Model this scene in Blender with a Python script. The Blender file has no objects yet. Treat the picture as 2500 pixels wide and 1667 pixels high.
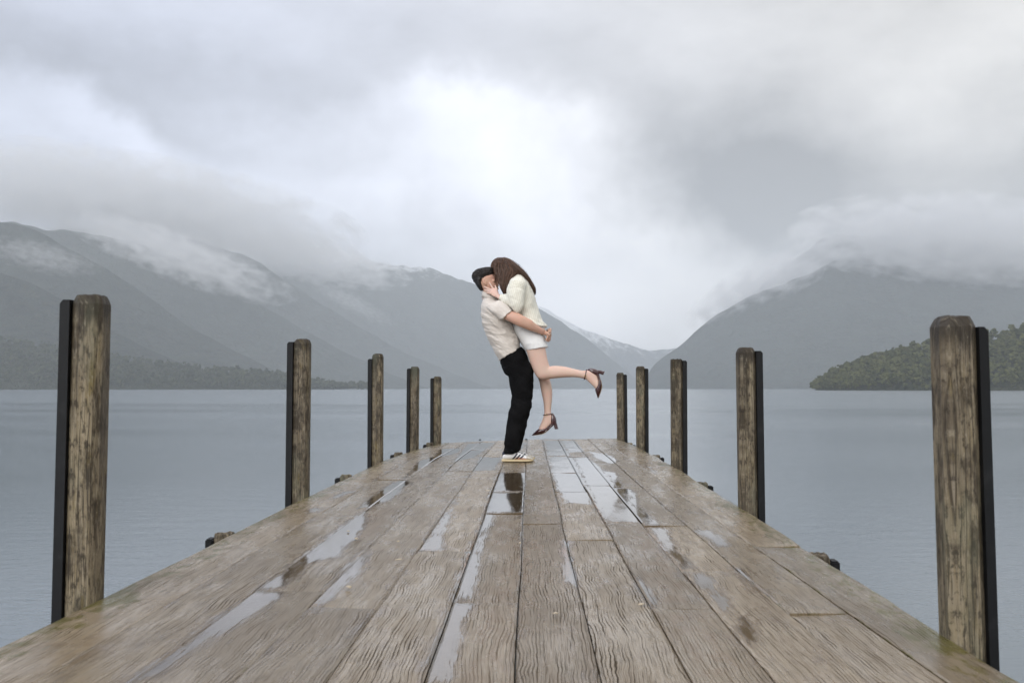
import bpy, bmesh, math, random
import numpy as np
from mathutils import Vector, Matrix

R = math.radians
scene = bpy.context.scene
col = scene.collection
random.seed(7)
rng = np.random.default_rng(7)

# ------------------------------------------------------------------ camera
CAM_H = 0.64
cam_data = bpy.data.cameras.new('camera')
cam = bpy.data.objects.new('camera', cam_data)
col.objects.link(cam)
cam.location = (0, 0, CAM_H)
cam.rotation_euler = (R(90 + 2.70), 0, R(1.03))
cam_data.sensor_width = 36
cam_data.lens = 35.0
cam_data.clip_start = 0.05
cam_data.clip_end = 60000
cam_data.dof.use_dof = True
cam_data.dof.focus_distance = 8.9
cam_data.dof.aperture_fstop = 8.0
scene.camera = cam

# ------------------------------------------------------------------ render / exposure
scene.render.engine = 'CYCLES'
vs = scene.view_settings
vs.view_transform = 'Standard'
vs.look = 'None'
vs.exposure = 0.46
vs.gamma = 1.0
vs.use_curve_mapping = False
cy = scene.cycles
cy.use_denoising = True
cy.max_bounces = 6
cy.diffuse_bounces = 2
cy.glossy_bounces = 2
cy.transparent_max_bounces = 16
cy.volume_bounces = 2
cy.volume_max_steps = 64
cy.volume_step_rate = 2.0
cy.adaptive_threshold = 0.02
cy.sample_clamp_indirect = 4.0
cy.caustics_reflective = False
cy.caustics_refractive = False

# ------------------------------------------------------------------ node helpers
class NT:
    """tiny wrapper for building node trees"""
    def __init__(s, tree):
        s.t = tree
        s.n = tree.nodes
        s.l = tree.links
    def new(s, typ, **kw):
        n = s.n.new(typ)
        for k, v in kw.items():
            setattr(n, k, v)
        return n
    def put(s, sock, v):
        if isinstance(v, bpy.types.NodeSocket):
            s.l.new(v, sock)
        else:
            sock.default_value = v
    def math(s, op, a, b=None, c=None, clamp=False):
        n = s.new('ShaderNodeMath', operation=op, use_clamp=clamp)
        s.put(n.inputs[0], a)
        if b is not None: s.put(n.inputs[1], b)
        if c is not None: s.put(n.inputs[2], c)
        return n.outputs[0]
    def vmath(s, op, a, b=None):
        n = s.new('ShaderNodeVectorMath', operation=op)
        s.put(n.inputs[0], a)
        if b is not None: s.put(n.inputs[1], b)
        return n.outputs[1] if op in ('LENGTH', 'DOT_PRODUCT', 'DISTANCE') else n.outputs[0]
    def comb(s, x, y, z):
        n = s.new('ShaderNodeCombineXYZ')
        for i, v in enumerate((x, y, z)): s.put(n.inputs[i], v)
        return n.outputs[0]
    def sep(s, v):
        n = s.new('ShaderNodeSeparateXYZ'); s.put(n.inputs[0], v)
        return n.outputs
    def noise(s, vec, scale=1.0, detail=2.0, rough=0.5, dist=0.0, color=False):
        n = s.new('ShaderNodeTexNoise')
        s.put(n.inputs['Vector'], vec)
        n.inputs['Scale'].default_value = scale
        n.inputs['Detail'].default_value = detail
        n.inputs['Roughness'].default_value = rough
        n.inputs['Distortion'].default_value = dist
        return n.outputs['Color'] if color else n.outputs['Fac']
    def ramp(s, v, lo, hi, a=0.0, b=1.0, smooth=True):
        n = s.new('ShaderNodeMapRange')
        n.interpolation_type = 'SMOOTHSTEP' if smooth else 'LINEAR'
        n.clamp = True
        s.put(n.inputs[0], v)
        s.put(n.inputs[1], lo); s.put(n.inputs[2], hi); s.put(n.inputs[3], a); s.put(n.inputs[4], b)
        return n.outputs[0]
    def mixc(s, f, a, b, blend='MIX'):
        n = s.new('ShaderNodeMix', data_type='RGBA', blend_type=blend)
        s.put(n.inputs[0], f)
        for i, v in ((6, a), (7, b)):
            if not isinstance(v, bpy.types.NodeSocket) and len(v) == 3: v = (*v, 1)
            s.put(n.inputs[i], v)
        return n.outputs[2]
    def mixf(s, f, a, b):
        n = s.new('ShaderNodeMix', data_type='FLOAT')
        s.put(n.inputs[0], f); s.put(n.inputs[2], a); s.put(n.inputs[3], b)
        return n.outputs[0]
    def bump(s, h, strength=0.5, dist=0.01, normal=None):
        n = s.new('ShaderNodeBump')
        s.put(n.inputs['Strength'], strength); s.put(n.inputs['Distance'], dist); s.put(n.inputs['Height'], h)
        if normal is not None: s.put(n.inputs['Normal'], normal)
        return n.outputs[0]

def material(name):
    m = bpy.data.materials.new(name)
    m.use_nodes = True
    m.node_tree.nodes.clear()
    nt = NT(m.node_tree)
    out = nt.new('ShaderNodeOutputMaterial')
    return m, nt, out

def principled(nt, out, **kw):
    b = nt.new('ShaderNodeBsdfPrincipled')
    for k, v in kw.items():
        s = b.inputs[k.replace('_', ' ')]
        if not isinstance(v, bpy.types.NodeSocket) and hasattr(v, '__len__') and len(v) == 3 and s.type == 'RGBA':
            v = (*v, 1)
        nt.put(s, v)
    nt.l.new(b.outputs[0], out.inputs[0])
    return b

# ------------------------------------------------------------------ world: broken overcast
F_PX, VPX, HZY = 2287.0, 1217.0, 892.0      # focal length and dock vanishing point in a 2352 px wide frame
SUN_EL, SUN_AZ = R(27), R(203)              # soft light from behind the camera, slightly left
world = bpy.data.worlds.new('World')
scene.world = world
world.use_nodes = True
world.node_tree.nodes.clear()
W = NT(world.node_tree)
wout = W.new('ShaderNodeOutputWorld')
sky = W.new('ShaderNodeTexSky')
sky.sky_type = 'NISHITA'
sky.sun_disc = False
sky.sun_elevation = SUN_EL
sky.sun_rotation = SUN_AZ
sky.air_density = 1.0
sky.dust_density = 4.0
tc = W.new('ShaderNodeTexCoord')
dx, dy, dz = W.sep(tc.outputs['Generated'])
az = W.math('ARCTAN2', dx, dy)
hyp = W.math('SQRT', W.math('ADD', W.math('MULTIPLY', dx, dx), W.math('MULTIPLY', dy, dy)))
el = W.math('ARCTAN2', dz, hyp)
# cloud coordinates: noise in direction space, warped
GEN = tc.outputs['Generated']
def off(v, o): return W.vmath('ADD', v, o)
wa = W.math('SUBTRACT', W.noise(GEN, 3.2, 5, 0.6), 0.5)
we = W.math('SUBTRACT', W.noise(off(GEN, (5.3, 1.7, 9.1)), 4.2, 5, 0.6), 0.5)
waz = W.math('MULTIPLY_ADD', wa, 0.46, az)
wel = W.math('MULTIPLY_ADD', we, 0.26, el)
wpos = W.comb(waz, wel, 0.0)
SKY_BASE = 0.55
BLOBS = [  # px, py, sx, sy, rot(deg, image clockwise), amplitude
    (1120, 410, 330, 120, 12, 0.19), (1350, 660, 290, 150, 10, 0.36), (470, 430, 220, 50, 25, 0.12), (850, 400, 220, 70, 15, 0.10),
    (10, 300, 120, 110, 0, 0.05), (620, 150, 300, 60, 8, -0.08), (1250, 190, 480, 70, 4, -0.05), (150, 500, 460, 60, 12, -0.17),
    (1660, 450, 190, 130, -10, -0.22), (1830, 570, 190, 80, 10, -0.15), (1960, 370, 330, 100, 0, -0.10), (100, 130, 200, 60, 20, -0.05),
    (2370, 200, 200, 160, 0, 0.07), (2200, 540, 420, 90, 0, -0.17), (560, 90, 200, 50, 20, 0.05), (330, 260, 260, 35, 25, -0.07), (700, 340, 200, 30, 12, -0.07),
    (1850, 545, 50, 24, -30, 0.24), (950, 290, 200, 26, 8, 0.06), (330, 330, 120, 30, 20, 0.06),
]
acc = SKY_BASE
for (px, py, sx, sy, rot, amp) in BLOBS:
    mp = W.new('ShaderNodeMapping', vector_type='TEXTURE')
    W.l.new(wpos, mp.inputs[0])
    mp.inputs[1].default_value = (math.atan((px - VPX) / F_PX), math.atan((HZY - py) / F_PX), 0)
    mp.inputs[2].default_value = (0, 0, R(-rot))
    mp.inputs[3].default_value = (sx / F_PX, sy / F_PX, 1)
    g = W.math('POWER', 0.60653, W.vmath('DOT_PRODUCT', mp.outputs[0], mp.outputs[0]))
    acc = W.math('MULTIPLY_ADD', g, amp * 1.45, acc)
# small scale cloud texture, projected on a flat cloud deck so it shrinks towards the horizon
dzp = W.math('ADD', W.math('MAXIMUM', dz, 0.0), 0.16)
deckv = W.comb(W.math('DIVIDE', dx, dzp), W.math('DIVIDE', dy, dzp), 0.0)
tex1 = W.noise(deckv, 0.75, 4, 0.55)
tex2 = W.noise(W.vmath('MULTIPLY', GEN, (1.0, 1.0, 2.2)), 5.0, 6, 0.62)
acc = W.math('ADD', acc, W.math('MULTIPLY', W.math('SUBTRACT', tex1, 0.5), 0.24))
acc = W.math('ADD', acc, W.math('MULTIPLY', W.math('SUBTRACT', tex2, 0.5), 0.42))
acc = W.math('MAXIMUM', acc, 0.2)
acc = W.math('MULTIPLY', acc, W.ramp(el, 0.35, 1.4, 1.0, 1.5))      # an overcast sky is brightest overhead
side = W.ramp(az, -0.5, 0.5)
tint = W.mixc(side, (0.885, 0.94, 1.125), (1.03, 1.0, 0.96))
cloudc = W.vmath('MULTIPLY', tint, W.comb(acc, acc, acc))
skyc = W.vmath('MULTIPLY', sky.outputs[0], (0.06, 0.06, 0.06))
final = W.mixc(0.95, skyc, cloudc)
bg = W.new('ShaderNodeBackground')
W.l.new(final, bg.inputs[0])
bg.inputs[1].default_value = 1.13
W.l.new(bg.outputs[0], wout.inputs[0])
world.cycles.sampling_method = 'MANUAL'
world.cycles.sample_map_resolution = 512

# ------------------------------------------------------------------ sun (veiled by cloud)
sun_data = bpy.data.lights.new('sun', 'SUN')
sun_data.energy = 1.5
sun_data.angle = R(40)
sun_data.color = (1.0, 0.97, 0.92)
sun = bpy.data.objects.new('sun', sun_data)
col.objects.link(sun)
sd = Vector((math.sin(SUN_AZ) * math.cos(SUN_EL), math.cos(SUN_AZ) * math.cos(SUN_EL), math.sin(SUN_EL)))
sun.rotation_euler = sd.to_track_quat('Z', 'Y').to_euler()

# ------------------------------------------------------------------ object helpers
def tag(o, label=None, cat=None, group=None, kind=None):
    if label: o['label'] = label
    if cat: o['category'] = cat
    if group: o['group'] = group
    if kind: o['kind'] = kind
    return o

def empty(name, loc, rz=0.0):
    o = bpy.data.objects.new(name, None)
    o.empty_display_size = 0.2
    o.location = loc
    o.rotation_euler = (0, 0, rz)
    col.objects.link(o)
    return o

def mesh_obj(name, verts, faces, mat, parent=None, smooth=True, loc=None):
    me = bpy.data.meshes.new(name)
    me.from_pydata([tuple(map(float, v)) for v in verts], [], [tuple(int(i) for i in f) for f in faces])
    me.update()
    if smooth: me.shade_smooth()
    if mat: me.materials.append(mat)
    o = bpy.data.objects.new(name, me)
    col.objects.link(o)
    if parent: o.parent = parent
    if loc is not None: o.location = loc
    return o

def hash2(ix, iy, seed):
    h = (ix.astype(np.int64) * 374761393 + iy.astype(np.int64) * 668265263 + seed * 974634777) & 0x7fffffff
    h = ((h ^ (h >> 13)) * 1274126177) & 0x7fffffff
    h = h ^ (h >> 16)
    return (h & 0xffffff) / float(0xffffff)

def vnoise(x, y, seed=0):
    x = np.asarray(x, float); y = np.asarray(y, float)
    ix = np.floor(x); iy = np.floor(y)
    fx = x - ix; fy = y - iy
    fx = fx * fx * (3 - 2 * fx); fy = fy * fy * (3 - 2 * fy)
    a = hash2(ix, iy, seed); b = hash2(ix + 1, iy, seed)
    c = hash2(ix, iy + 1, seed); d = hash2(ix + 1, iy + 1, seed)
    return (a * (1 - fx) + b * fx) * (1 - fy) + (c * (1 - fx) + d * fx) * fy - 0.5

def fbm(x, y, seed=0, octv=4, gain=0.5):
    s = 0; a = 1.0
    for i in range(octv):
        s = s + a * vnoise(np.asarray(x) * 2 ** i, np.asarray(y) * 2 ** i, seed + i * 13)
        a *= gain
    return s

def smooth01(x):
    x = np.clip(x, 0, 1)
    return x * x * (3 - 2 * x)

def unit_dir(px, py):
    """world direction (y = 1) of a point of the 2352 px wide frame, measured from the dock's vanishing point"""
    return (px - VPX) / F_PX, (HZY - py) / F_PX

WATER_Z = -1.15

# ------------------------------------------------------------------ lake
def mat_water():
    m, nt, out = material('lake_water')
    geo = nt.new('ShaderNodeNewGeometry')
    pos = geo.outputs['Position']
    px, py, pz = nt.sep(pos)
    wind = nt.noise(nt.comb(nt.math('MULTIPLY', px, 0.010), nt.math('MULTIPLY', py, 0.028), 0.0), 1.0, 4, 0.6)
    rip1 = nt.noise(nt.comb(nt.math('MULTIPLY', px, 1.3), nt.math('MULTIPLY', py, 3.2), 0.0), 1.0, 3, 0.55)
    rip2 = nt.noise(nt.comb(nt.math('MULTIPLY', px, 7.0), nt.math('MULTIPLY', py, 13.0), 3.0), 1.0, 2, 0.6)
    # raindrop rings
    vor = nt.new('ShaderNodeTexVoronoi'); vor.inputs['Scale'].default_value = 1.7
    vor.inputs['Randomness'].default_value = 1.0
    nt.l.new(nt.comb(px, py, 0.0), vor.inputs['Vector'])
    drop = nt.ramp(vor.outputs['Distance'], 0.008, 0.035, 1.0, 0.0)
    h = nt.math('ADD', nt.math('MULTIPLY', rip1, 0.030), nt.math('MULTIPLY', rip2, 0.020))
    h = nt.math('ADD', h, nt.math('MULTIPLY', drop, 0.016))
    far = nt.ramp(nt.math('MULTIPLY_ADD', nt.math('SUBTRACT', wind, 0.5), 120.0, py), 95.0, 135.0)
    st = nt.mixf(far, nt.ramp(wind, 0.30, 0.70, 0.30, 0.85), 1.0)
    nrm = nt.bump(h, st, 0.36)
    rough = nt.mixf(far, nt.ramp(wind, 0.3, 0.7, 0.13, 0.22), 0.20)
    principled(nt, out, Base_Color=(0.135, 0.168, 0.190), Roughness=rough, IOR=1.48, Normal=nrm)
    return m

lv, lf = [], []
radii = [0, 6, 15, 40, 100, 250, 600, 1500, 4000, 10000]
NA = 48
lv.append((0, 5, WATER_Z))
for r in radii[1:]:
    for k in range(NA):
        a = 2 * math.pi * k / NA
        lv.append((r * math.cos(a), 5 + r * math.sin(a), WATER_Z))
for k in range(NA):
    lf.append((0, 1 + k, 1 + (k + 1) % NA))
for j in range(len(radii) - 2):
    b0 = 1 + j * NA; b1 = b0 + NA
    for k in range(NA):
        k2 = (k + 1) % NA
        lf.append((b0 + k, b1 + k, b1 + k2, b0 + k2))
lake = mesh_obj('lake', lv, lf, mat_water())
tag(lake, 'grey rain-dappled lake water around the jetty', kind='structure')

# ------------------------------------------------------------------ mountains
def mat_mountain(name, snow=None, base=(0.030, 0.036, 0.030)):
    m, nt, out = material(name)
    geo = nt.new('ShaderNodeNewGeometry')
    pos = geo.outputs['Position']
    px, py, pz = nt.sep(pos)
    n1 = nt.noise(pos, 0.012, 6, 0.65)
    n2 = nt.noise(pos, 0.05, 4, 0.6)
    c = nt.mixc(nt.ramp(n1, 0.3, 0.7), tuple(b * 0.7 for b in base), tuple(b * 1.5 for b in base))
    c = nt.mixc(nt.ramp(n2, 0.45, 0.75), c, (0.05, 0.05, 0.035))
    if snow:
        lo, hi = snow
        streak = nt.noise(nt.comb(nt.math('MULTIPLY', px, 0.016), nt.math('MULTIPLY', py, 0.016), nt.math('MULTIPLY', pz, 0.006)), 1.0, 6, 0.7)
        hgt = nt.math('ADD', pz, nt.math('MULTIPLY', nt.math('SUBTRACT', streak, 0.5), (hi - lo) * 2.6))
        sm = nt.ramp(hgt, lo, hi)
        c = nt.mixc(sm, c, (0.85, 0.87, 0.9))
    nrm = nt.bump(nt.math('ADD', n2, nt.math('MULTIPLY', n1, 3.0)), 1.0, 14.0)
    principled(nt, out, Base_Color=c, Roughness=0.95, Specular_IOR_Level=0.05, Normal=nrm)
    return m

def ridge(name, crest, dist, depth_front, depth_back, mat, label, n_u=220, n_v=46, rough=0.10, seed=1, dist_slope=0.0, gully=0.0016):
    """mountain with its skyline through `crest` (points of the frame) at distance `dist`, real slopes fore and aft"""
    cp = np.array(crest, float)
    us = np.linspace(cp[0, 0], cp[-1, 0], n_u)
    ys = np.interp(us, cp[:, 0], cp[:, 1])
    k = np.array([1, 2, 3, 2, 1.0]); k /= k.sum()
    ys2 = np.convolve(np.pad(ys, 2, mode='edge'), k, mode='valid')
    ys = ys2
    D = dist * (1 + dist_slope * (us - us.mean()) / 1000.0)
    X = (us - VPX) / F_PX * D
    Z = np.maximum(CAM_H + (HZY - ys) / F_PX * D - WATER_Z, 0.0)
    verts = []
    vv = np.linspace(0, 1.5, n_v)
    Xs = np.zeros((n_v, n_u)); Ys = np.zeros((n_v, n_u)); Zs = np.zeros((n_v, n_u))
    for j, v in enumerate(vv):
        if v <= 1:
            prof = v ** 1.15
            off = -(1 - v) * depth_front
            # the front slope also leans towards the lake's middle so spurs look like spurs
        else:
            t = (v - 1) / 0.5
            prof = 1 - 0.85 * t
            off = t * depth_back
        w = Z / max(Z.max(), 1)
        yy = D + off * (0.35 + 0.65 * w)
        xx = X * (1 + 0.55 * (yy - D) / D)
        Xs[j] = xx; Ys[j] = yy
        env = 1 - abs(1 - v) ** 2 if v <= 1 else 1.0
        g = fbm(xx * gully, yy * gully * 0.6, seed, 5, 0.55)
        side = min(v, 1.0)
        keep = 0.12 + 0.88 * (1 - math.exp(-((v - 1) / 0.16) ** 2))
        Zs[j] = Z * prof * (1 + rough * 3.2 * g * keep) + Z.max() * 0.03 * fbm(xx * gully * 5, yy * gully * 5, seed + 5, 3) * (0.3 + w)
        Zs[j] = np.where(prof == 0, 0, Zs[j])
    Zs = np.maximum(Zs, -4) + WATER_Z
    Zs[0] = WATER_Z - 4
    for j in range(n_v):
        for i in range(n_u):
            verts.append((Xs[j, i], Ys[j, i], Zs[j, i]))
    faces = [(j * n_u + i, j * n_u + i + 1, (j + 1) * n_u + i + 1, (j + 1) * n_u + i) for j in range(n_v - 1) for i in range(n_u - 1)]
    o = mesh_obj(name, verts, faces, mat)
    tag(o, label, kind='structure')
    return o

mt_forest = mat_mountain('mountain_bush')
mt_snow = mat_mountain('mountain_snowy', snow=(705, 860))
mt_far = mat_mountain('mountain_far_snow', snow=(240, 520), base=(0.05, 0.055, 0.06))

ridge('mountain_spur', [(-700, 420), (-300, 520), (0, 618), (60, 642), (140, 690), (230, 745), (330, 800), (450, 850), (560, 891)],
      2300, 600, 600, mt_forest, 'low dark spur at the far left below the cloud', seed=3)
ridge('mountain_spur', [(-900, 450), (-400, 470), (-100, 490), (0, 508), (60, 524), (130, 560), (200, 600), (300, 658), (360, 698), (420, 742), (520, 800), (640, 855), (740, 891)],
      2900, 800, 800, mt_forest, 'steep dark mountain spur at the left edge running down to the lake', seed=11)
ridge('mountain_spur', [(-300, 490), (0, 505), (200, 525), (300, 550), (380, 582), (430, 610), (500, 648), (545, 672), (620, 715), (700, 760), (800, 815), (900, 860), (980, 891)],
      3800, 800, 900, mt_forest, 'misty middle spur of the left range', seed=21)
ridge('mountain_spur', [(100, 520), (300, 525), (450, 552), (550, 592), (600, 612), (650, 645), (720, 690), (820, 750), (920, 805), (1050, 860), (1130, 891)],
      4800, 900, 900, mt_forest, 'third spur of the left range half hidden in cloud', seed=31)
ridge('mountain', [(100, 545), (400, 535), (600, 532), (690, 556), (760, 574), (800, 577), (840, 589), (900, 608), (960, 606), (1000, 619), (1080, 650), (1150, 680), (1240, 706), (1300, 745), (1350, 781), (1400, 822), (1450, 862), (1482, 891)],
      6400, 1400, 1200, mt_snow, 'long snow-dusted mountain range behind the couple', n_u=320, seed=41, rough=0.06)
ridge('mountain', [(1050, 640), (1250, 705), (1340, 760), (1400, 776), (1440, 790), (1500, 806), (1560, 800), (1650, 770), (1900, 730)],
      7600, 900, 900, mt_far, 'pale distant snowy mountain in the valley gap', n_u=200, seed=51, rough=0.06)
ridge('mountain', [(1470, 891), (1500, 838), (1530, 815), (1560, 795), (1600, 758), (1650, 721), (1700, 690), (1760, 662), (1830, 640), (1900, 606), (1960, 588), (2050, 586), (2150, 592), (2300, 585), (2600, 560), (3000, 540)],
      4000, 1200, 1100, mt_forest, 'large grey forested mountain on the right of the lake', n_u=300, seed=61, rough=0.05)
ridge('mountain', [(1600, 800), (1700, 702), (1760, 650), (1830, 590), (1880, 552), (1925, 534), (2000, 540), (2100, 560), (2400, 560), (2800, 560)],
      4900, 1100, 1000, mt_forest, 'higher peak behind the right mountain, top in cloud', seed=71, rough=0.06)

# ------------------------------------------------------------------ forested shores
def mat_foliage(name, c0, c1, c2):
    m, nt, out = material(name)
    at = nt.new('ShaderNodeAttribute'); at.attribute_name = 'tone'
    geo = nt.new('ShaderNodeNewGeometry')
    n = nt.noise(geo.outputs['Position'], 0.9, 3, 0.6)
    c = nt.mixc(at.outputs['Fac'], c0, c1)
    c = nt.mixc(nt.ramp(n, 0.45, 0.8), c, c2)
    principled(nt, out, Base_Color=c, Roughness=0.9, Specular_IOR_Level=0.1)
    return m

ico = bmesh.new()
bmesh.ops.create_icosphere(ico, subdivisions=1, radius=1.0)
ICO_V = np.array([v.co[:] for v in ico.verts]); ICO_F = np.array([[v.index for v in f.verts] for f in ico.faces])
ico.free()

def forest(name, crest, dist, depth, mat_ground, mat_leaf, spacing, tree_h, label, seed, lumps=6):
    rr = np.random.default_rng(seed)
    cp = np.array(crest, float)
    u0, u1 = cp[0, 0], cp[-1, 0]
    # hill
    def hill(u, v):
        ys = np.interp(u, cp[:, 0], cp[:, 1])
        Dc = dist
        Z = np.maximum(CAM_H + (HZY - ys) / F_PX * Dc - WATER_Z - tree_h * 0.62, 0.25)
        w = np.clip(Z / (tree_h * 3), 0.10, 1)
        yy = Dc - (1 - v) * depth * w
        xx = (u - VPX) / F_PX * Dc * (1 + 0.4 * (yy - Dc) / Dc)
        zz = Z * np.clip(v, 0, 1) ** 0.8 * np.where(v > 1, 1 - 0.7 * (v - 1), 1)
        return xx, yy, zz
    nu, nv = 120, 16
    U, V = np.meshgrid(np.linspace(u0, u1, nu), np.linspace(0, 1.6, nv))
    xx, yy, zz = hill(U.ravel(), V.ravel())
    zz = zz + WATER_Z; zz[V.ravel() == 0] = WATER_Z - 1
    faces = [(j * nu + i, j * nu + i + 1, (j + 1) * nu + i + 1, (j + 1) * nu + i) for j in range(nv - 1) for i in range(nu - 1)]
    h = mesh_obj('hillside', np.stack([xx, yy, zz], 1), faces, mat_ground)
    tag(h, label[1], kind='structure')
    # trees: every crown is several displaced lumps on a short trunk
    Vs, Fs, T = [], [], []
    base = 0
    wid = (u1 - u0) / F_PX * dist
    n = int(wid * depth * 1.15 / spacing ** 2)
    us = rr.uniform(u0, u1, n); vs_ = rr.uniform(0.0, 1.15, n)
    hx, hy, hz = hill(us, vs_)
    for i in range(n):
        th = tree_h * rr.uniform(0.6, 1.15) * (0.55 if vs_[i] < 0.06 else 1.0)
        rad = th * rr.uniform(0.26, 0.40)
        tone = rr.uniform(0, 1)
        for k in range(lumps):
            rv = ICO_V * rr.uniform(0.30, 0.62) * rad
            rv = rv * (1 + 0.42 * rr.standard_normal((len(ICO_V), 1)))
            rv[:, 2] *= rr.uniform(0.7, 1.15)
            a = rr.uniform(0, 6.28); q = rad * rr.uniform(0.1, 0.8)
            rv = rv + np.array([hx[i] + q * math.cos(a), hy[i] + q * math.sin(a), WATER_Z + hz[i] + th * rr.uniform(0.22, 0.82)])
            Vs.append(rv); Fs.append(ICO_F + base); base += len(rv)
            T.append(np.full(len(rv), np.clip(tone + rr.uniform(-0.25, 0.25), 0, 1)))
    Vs = np.concatenate(Vs); Fs = np.concatenate(Fs); T = np.concatenate(T)
    me = bpy.data.meshes.new(name)
    me.from_pydata(Vs.tolist(), [], Fs.tolist())
    at = me.attributes.new('tone', 'FLOAT', 'POINT')
    at.data.foreach_set('value', T.astype(np.float32))
    me.materials.append(mat_leaf)
    o = bpy.data.objects.new(name, me); col.objects.link(o)
    tag(o, label[0], kind='stuff')
    return o

mat_under = mat_mountain('bush_floor', base=(0.03, 0.035, 0.02))
leaf_r = mat_foliage('bush_leaves_olive', (0.024, 0.033, 0.011), (0.085, 0.090, 0.030), (0.135, 0.130, 0.055))
leaf_l = mat_foliage('bush_leaves_dark', (0.022, 0.032, 0.016), (0.055, 0.062, 0.03), (0.085, 0.085, 0.045))
forest('forest', [(1862, 889), (1890, 862), (1940, 837), (2000, 816), (2060, 800), (2130, 786), (2230, 770), (2352, 750), (2600, 715), (2900, 700)],
       1050, 150, mat_under, leaf_r, 5.5, 10.5, ('olive green native forest covering the right headland', 'ground of the forested headland on the right'), 5)
forest('forest', [(-500, 730), (-200, 752), (0, 772), (130, 790), (300, 820), (450, 840), (620, 850), (700, 868), (770, 880), (850, 889)],
       1900, 330, mat_under, leaf_l, 11.0, 15, ('dark forest along the far left shore', 'ground of the forested shore on the left'), 6, lumps=3)

# ------------------------------------------------------------------ jetty
def wood_nodes(nt, tone_a, tone_b, crack_c, along='Y', crack_scale=1.0, wavy=1.0, crack_w=0.90):
    """weathered timber: returns colour, height; grain runs along local Y (planks) or Z (posts)"""
    tc_ = nt.new('ShaderNodeTexCoord')
    oi = nt.new('ShaderNodeObjectInfo')
    rnd = oi.outputs['Random']
    x, y, z = nt.sep(tc_.outputs['Object'])
    if along == 'Z':
        u = nt.math('ADD', x, nt.math('MULTIPLY', y, 1.7)); v = z
    else:
        u, v = x, y
    off = nt.math('MULTIPLY', rnd, 37.0)
    p_low = nt.comb(nt.math('MULTIPLY', u, 5.0), nt.math('MULTIPLY', v, 2.6), off)
    warp = nt.math('SUBTRACT', nt.noise(p_low, 1.0, 2, 0.5), 0.5)
    p_mid = nt.comb(nt.math('MULTIPLY', u, 16.0), nt.math('MULTIPLY', v, 15.0), off)
    warp2 = nt.math('SUBTRACT', nt.noise(p_mid, 1.0, 2, 0.5), 0.5)
    uw = nt.math('ADD', u, nt.math('ADD', nt.math('MULTIPLY', warp, 0.045 * wavy), nt.math('MULTIPLY', warp2, nt.math('MULTIPLY_ADD', nt.math('FRACT', nt.math('MULTIPLY', rnd, 7.31)), 0.009 * wavy, 0.003 * wavy))))
    # checks: wavy dark splits following the grain, opening and closing along their length
    def splits(freq, ph_scale, wid_u, wid_v, seed, lo, hi):
        ph = nt.math('MULTIPLY_ADD', uw, freq, nt.math('MULTIPLY', nt.noise(nt.comb(nt.math('MULTIPLY', u, 9.0), nt.math('MULTIPLY', v, 3.0), nt.math('ADD', off, seed)), 1.0, 1, 0.5), ph_scale))
        tri = nt.math('ABSOLUTE', nt.math('SUBTRACT', nt.math('FRACT', ph), 0.5))
        wn = nt.noise(nt.comb(nt.math('MULTIPLY', uw, wid_u), nt.math('MULTIPLY', v, wid_v), nt.math('ADD', off, seed + 3.0)), 1.0, 2, 0.6)
        wd = nt.ramp(wn, lo, hi, 0.0, 0.30, smooth=False)
        return nt.math('SUBTRACT', 1.0, nt.math('DIVIDE', tri, nt.math('ADD', wd, 0.001)), clamp=True)
    l1 = splits(108.0 * crack_scale, 2.5, 100.0 * crack_scale, 3.6, 2.0, 0.42, 0.78)
    l2 = splits(205.0 * crack_scale, 3.5, 210.0 * crack_scale, 6.0, 13.0, 0.44, 0.80)
    crack = nt.math('MAXIMUM', nt.ramp(l1, 0.0, 0.55), nt.math('MULTIPLY', nt.ramp(l2, 0.0, 0.7), 0.75))
    patch = nt.ramp(nt.noise(nt.comb(nt.math('MULTIPLY', u, 7.0), nt.math('MULTIPLY', v, 1.3), nt.math('ADD', off, 51.0)), 1.0, 3, 0.6), 0.32, 0.60, 0.60, 1.0)
    crack = nt.math('MULTIPLY', crack, nt.math('MULTIPLY', patch, nt.math('MULTIPLY_ADD', nt.math('FRACT', nt.math('MULTIPLY', rnd, 13.7)), 0.38, 0.72)))
    fine = nt.noise(nt.comb(nt.math('MULTIPLY', uw, 260.0), nt.math('MULTIPLY', v, 7.0), off), 1.0, 3, 0.6)
    stain = nt.noise(nt.comb(nt.math('MULTIPLY', u, 6.0), nt.math('MULTIPLY', v, 1.6), off), 1.0, 4, 0.6)
    blot = nt.noise(nt.comb(nt.math('MULTIPLY', u, 30.0), nt.math('MULTIPLY', v, 12.0), off), 1.0, 4, 0.6)
    c = nt.mixc(nt.ramp(stain, 0.3, 0.72), tone_a, tone_b)
    c = nt.mixc(nt.ramp(fine, 0.25, 0.75, 0.0, 0.65), c, nt.mixc(0.5, c, (0.50, 0.45, 0.38)))
    c = nt.mixc(nt.ramp(blot, 0.5, 0.8, 0.0, 0.5), c, nt.mixc(0.6, c, crack_c))
    c = nt.mixc(nt.math('MULTIPLY', crack, crack_w), c, crack_c)
    bright = nt.math('MULTIPLY_ADD', rnd, 0.42, 0.70)
    c = nt.vmath('MULTIPLY', c, nt.comb(bright, bright, bright))
    hgt = nt.math('SUBTRACT', nt.math('MULTIPLY', fine, 0.25), crack)
    return c, hgt, stain, blot, (u, v, off), crack

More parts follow.
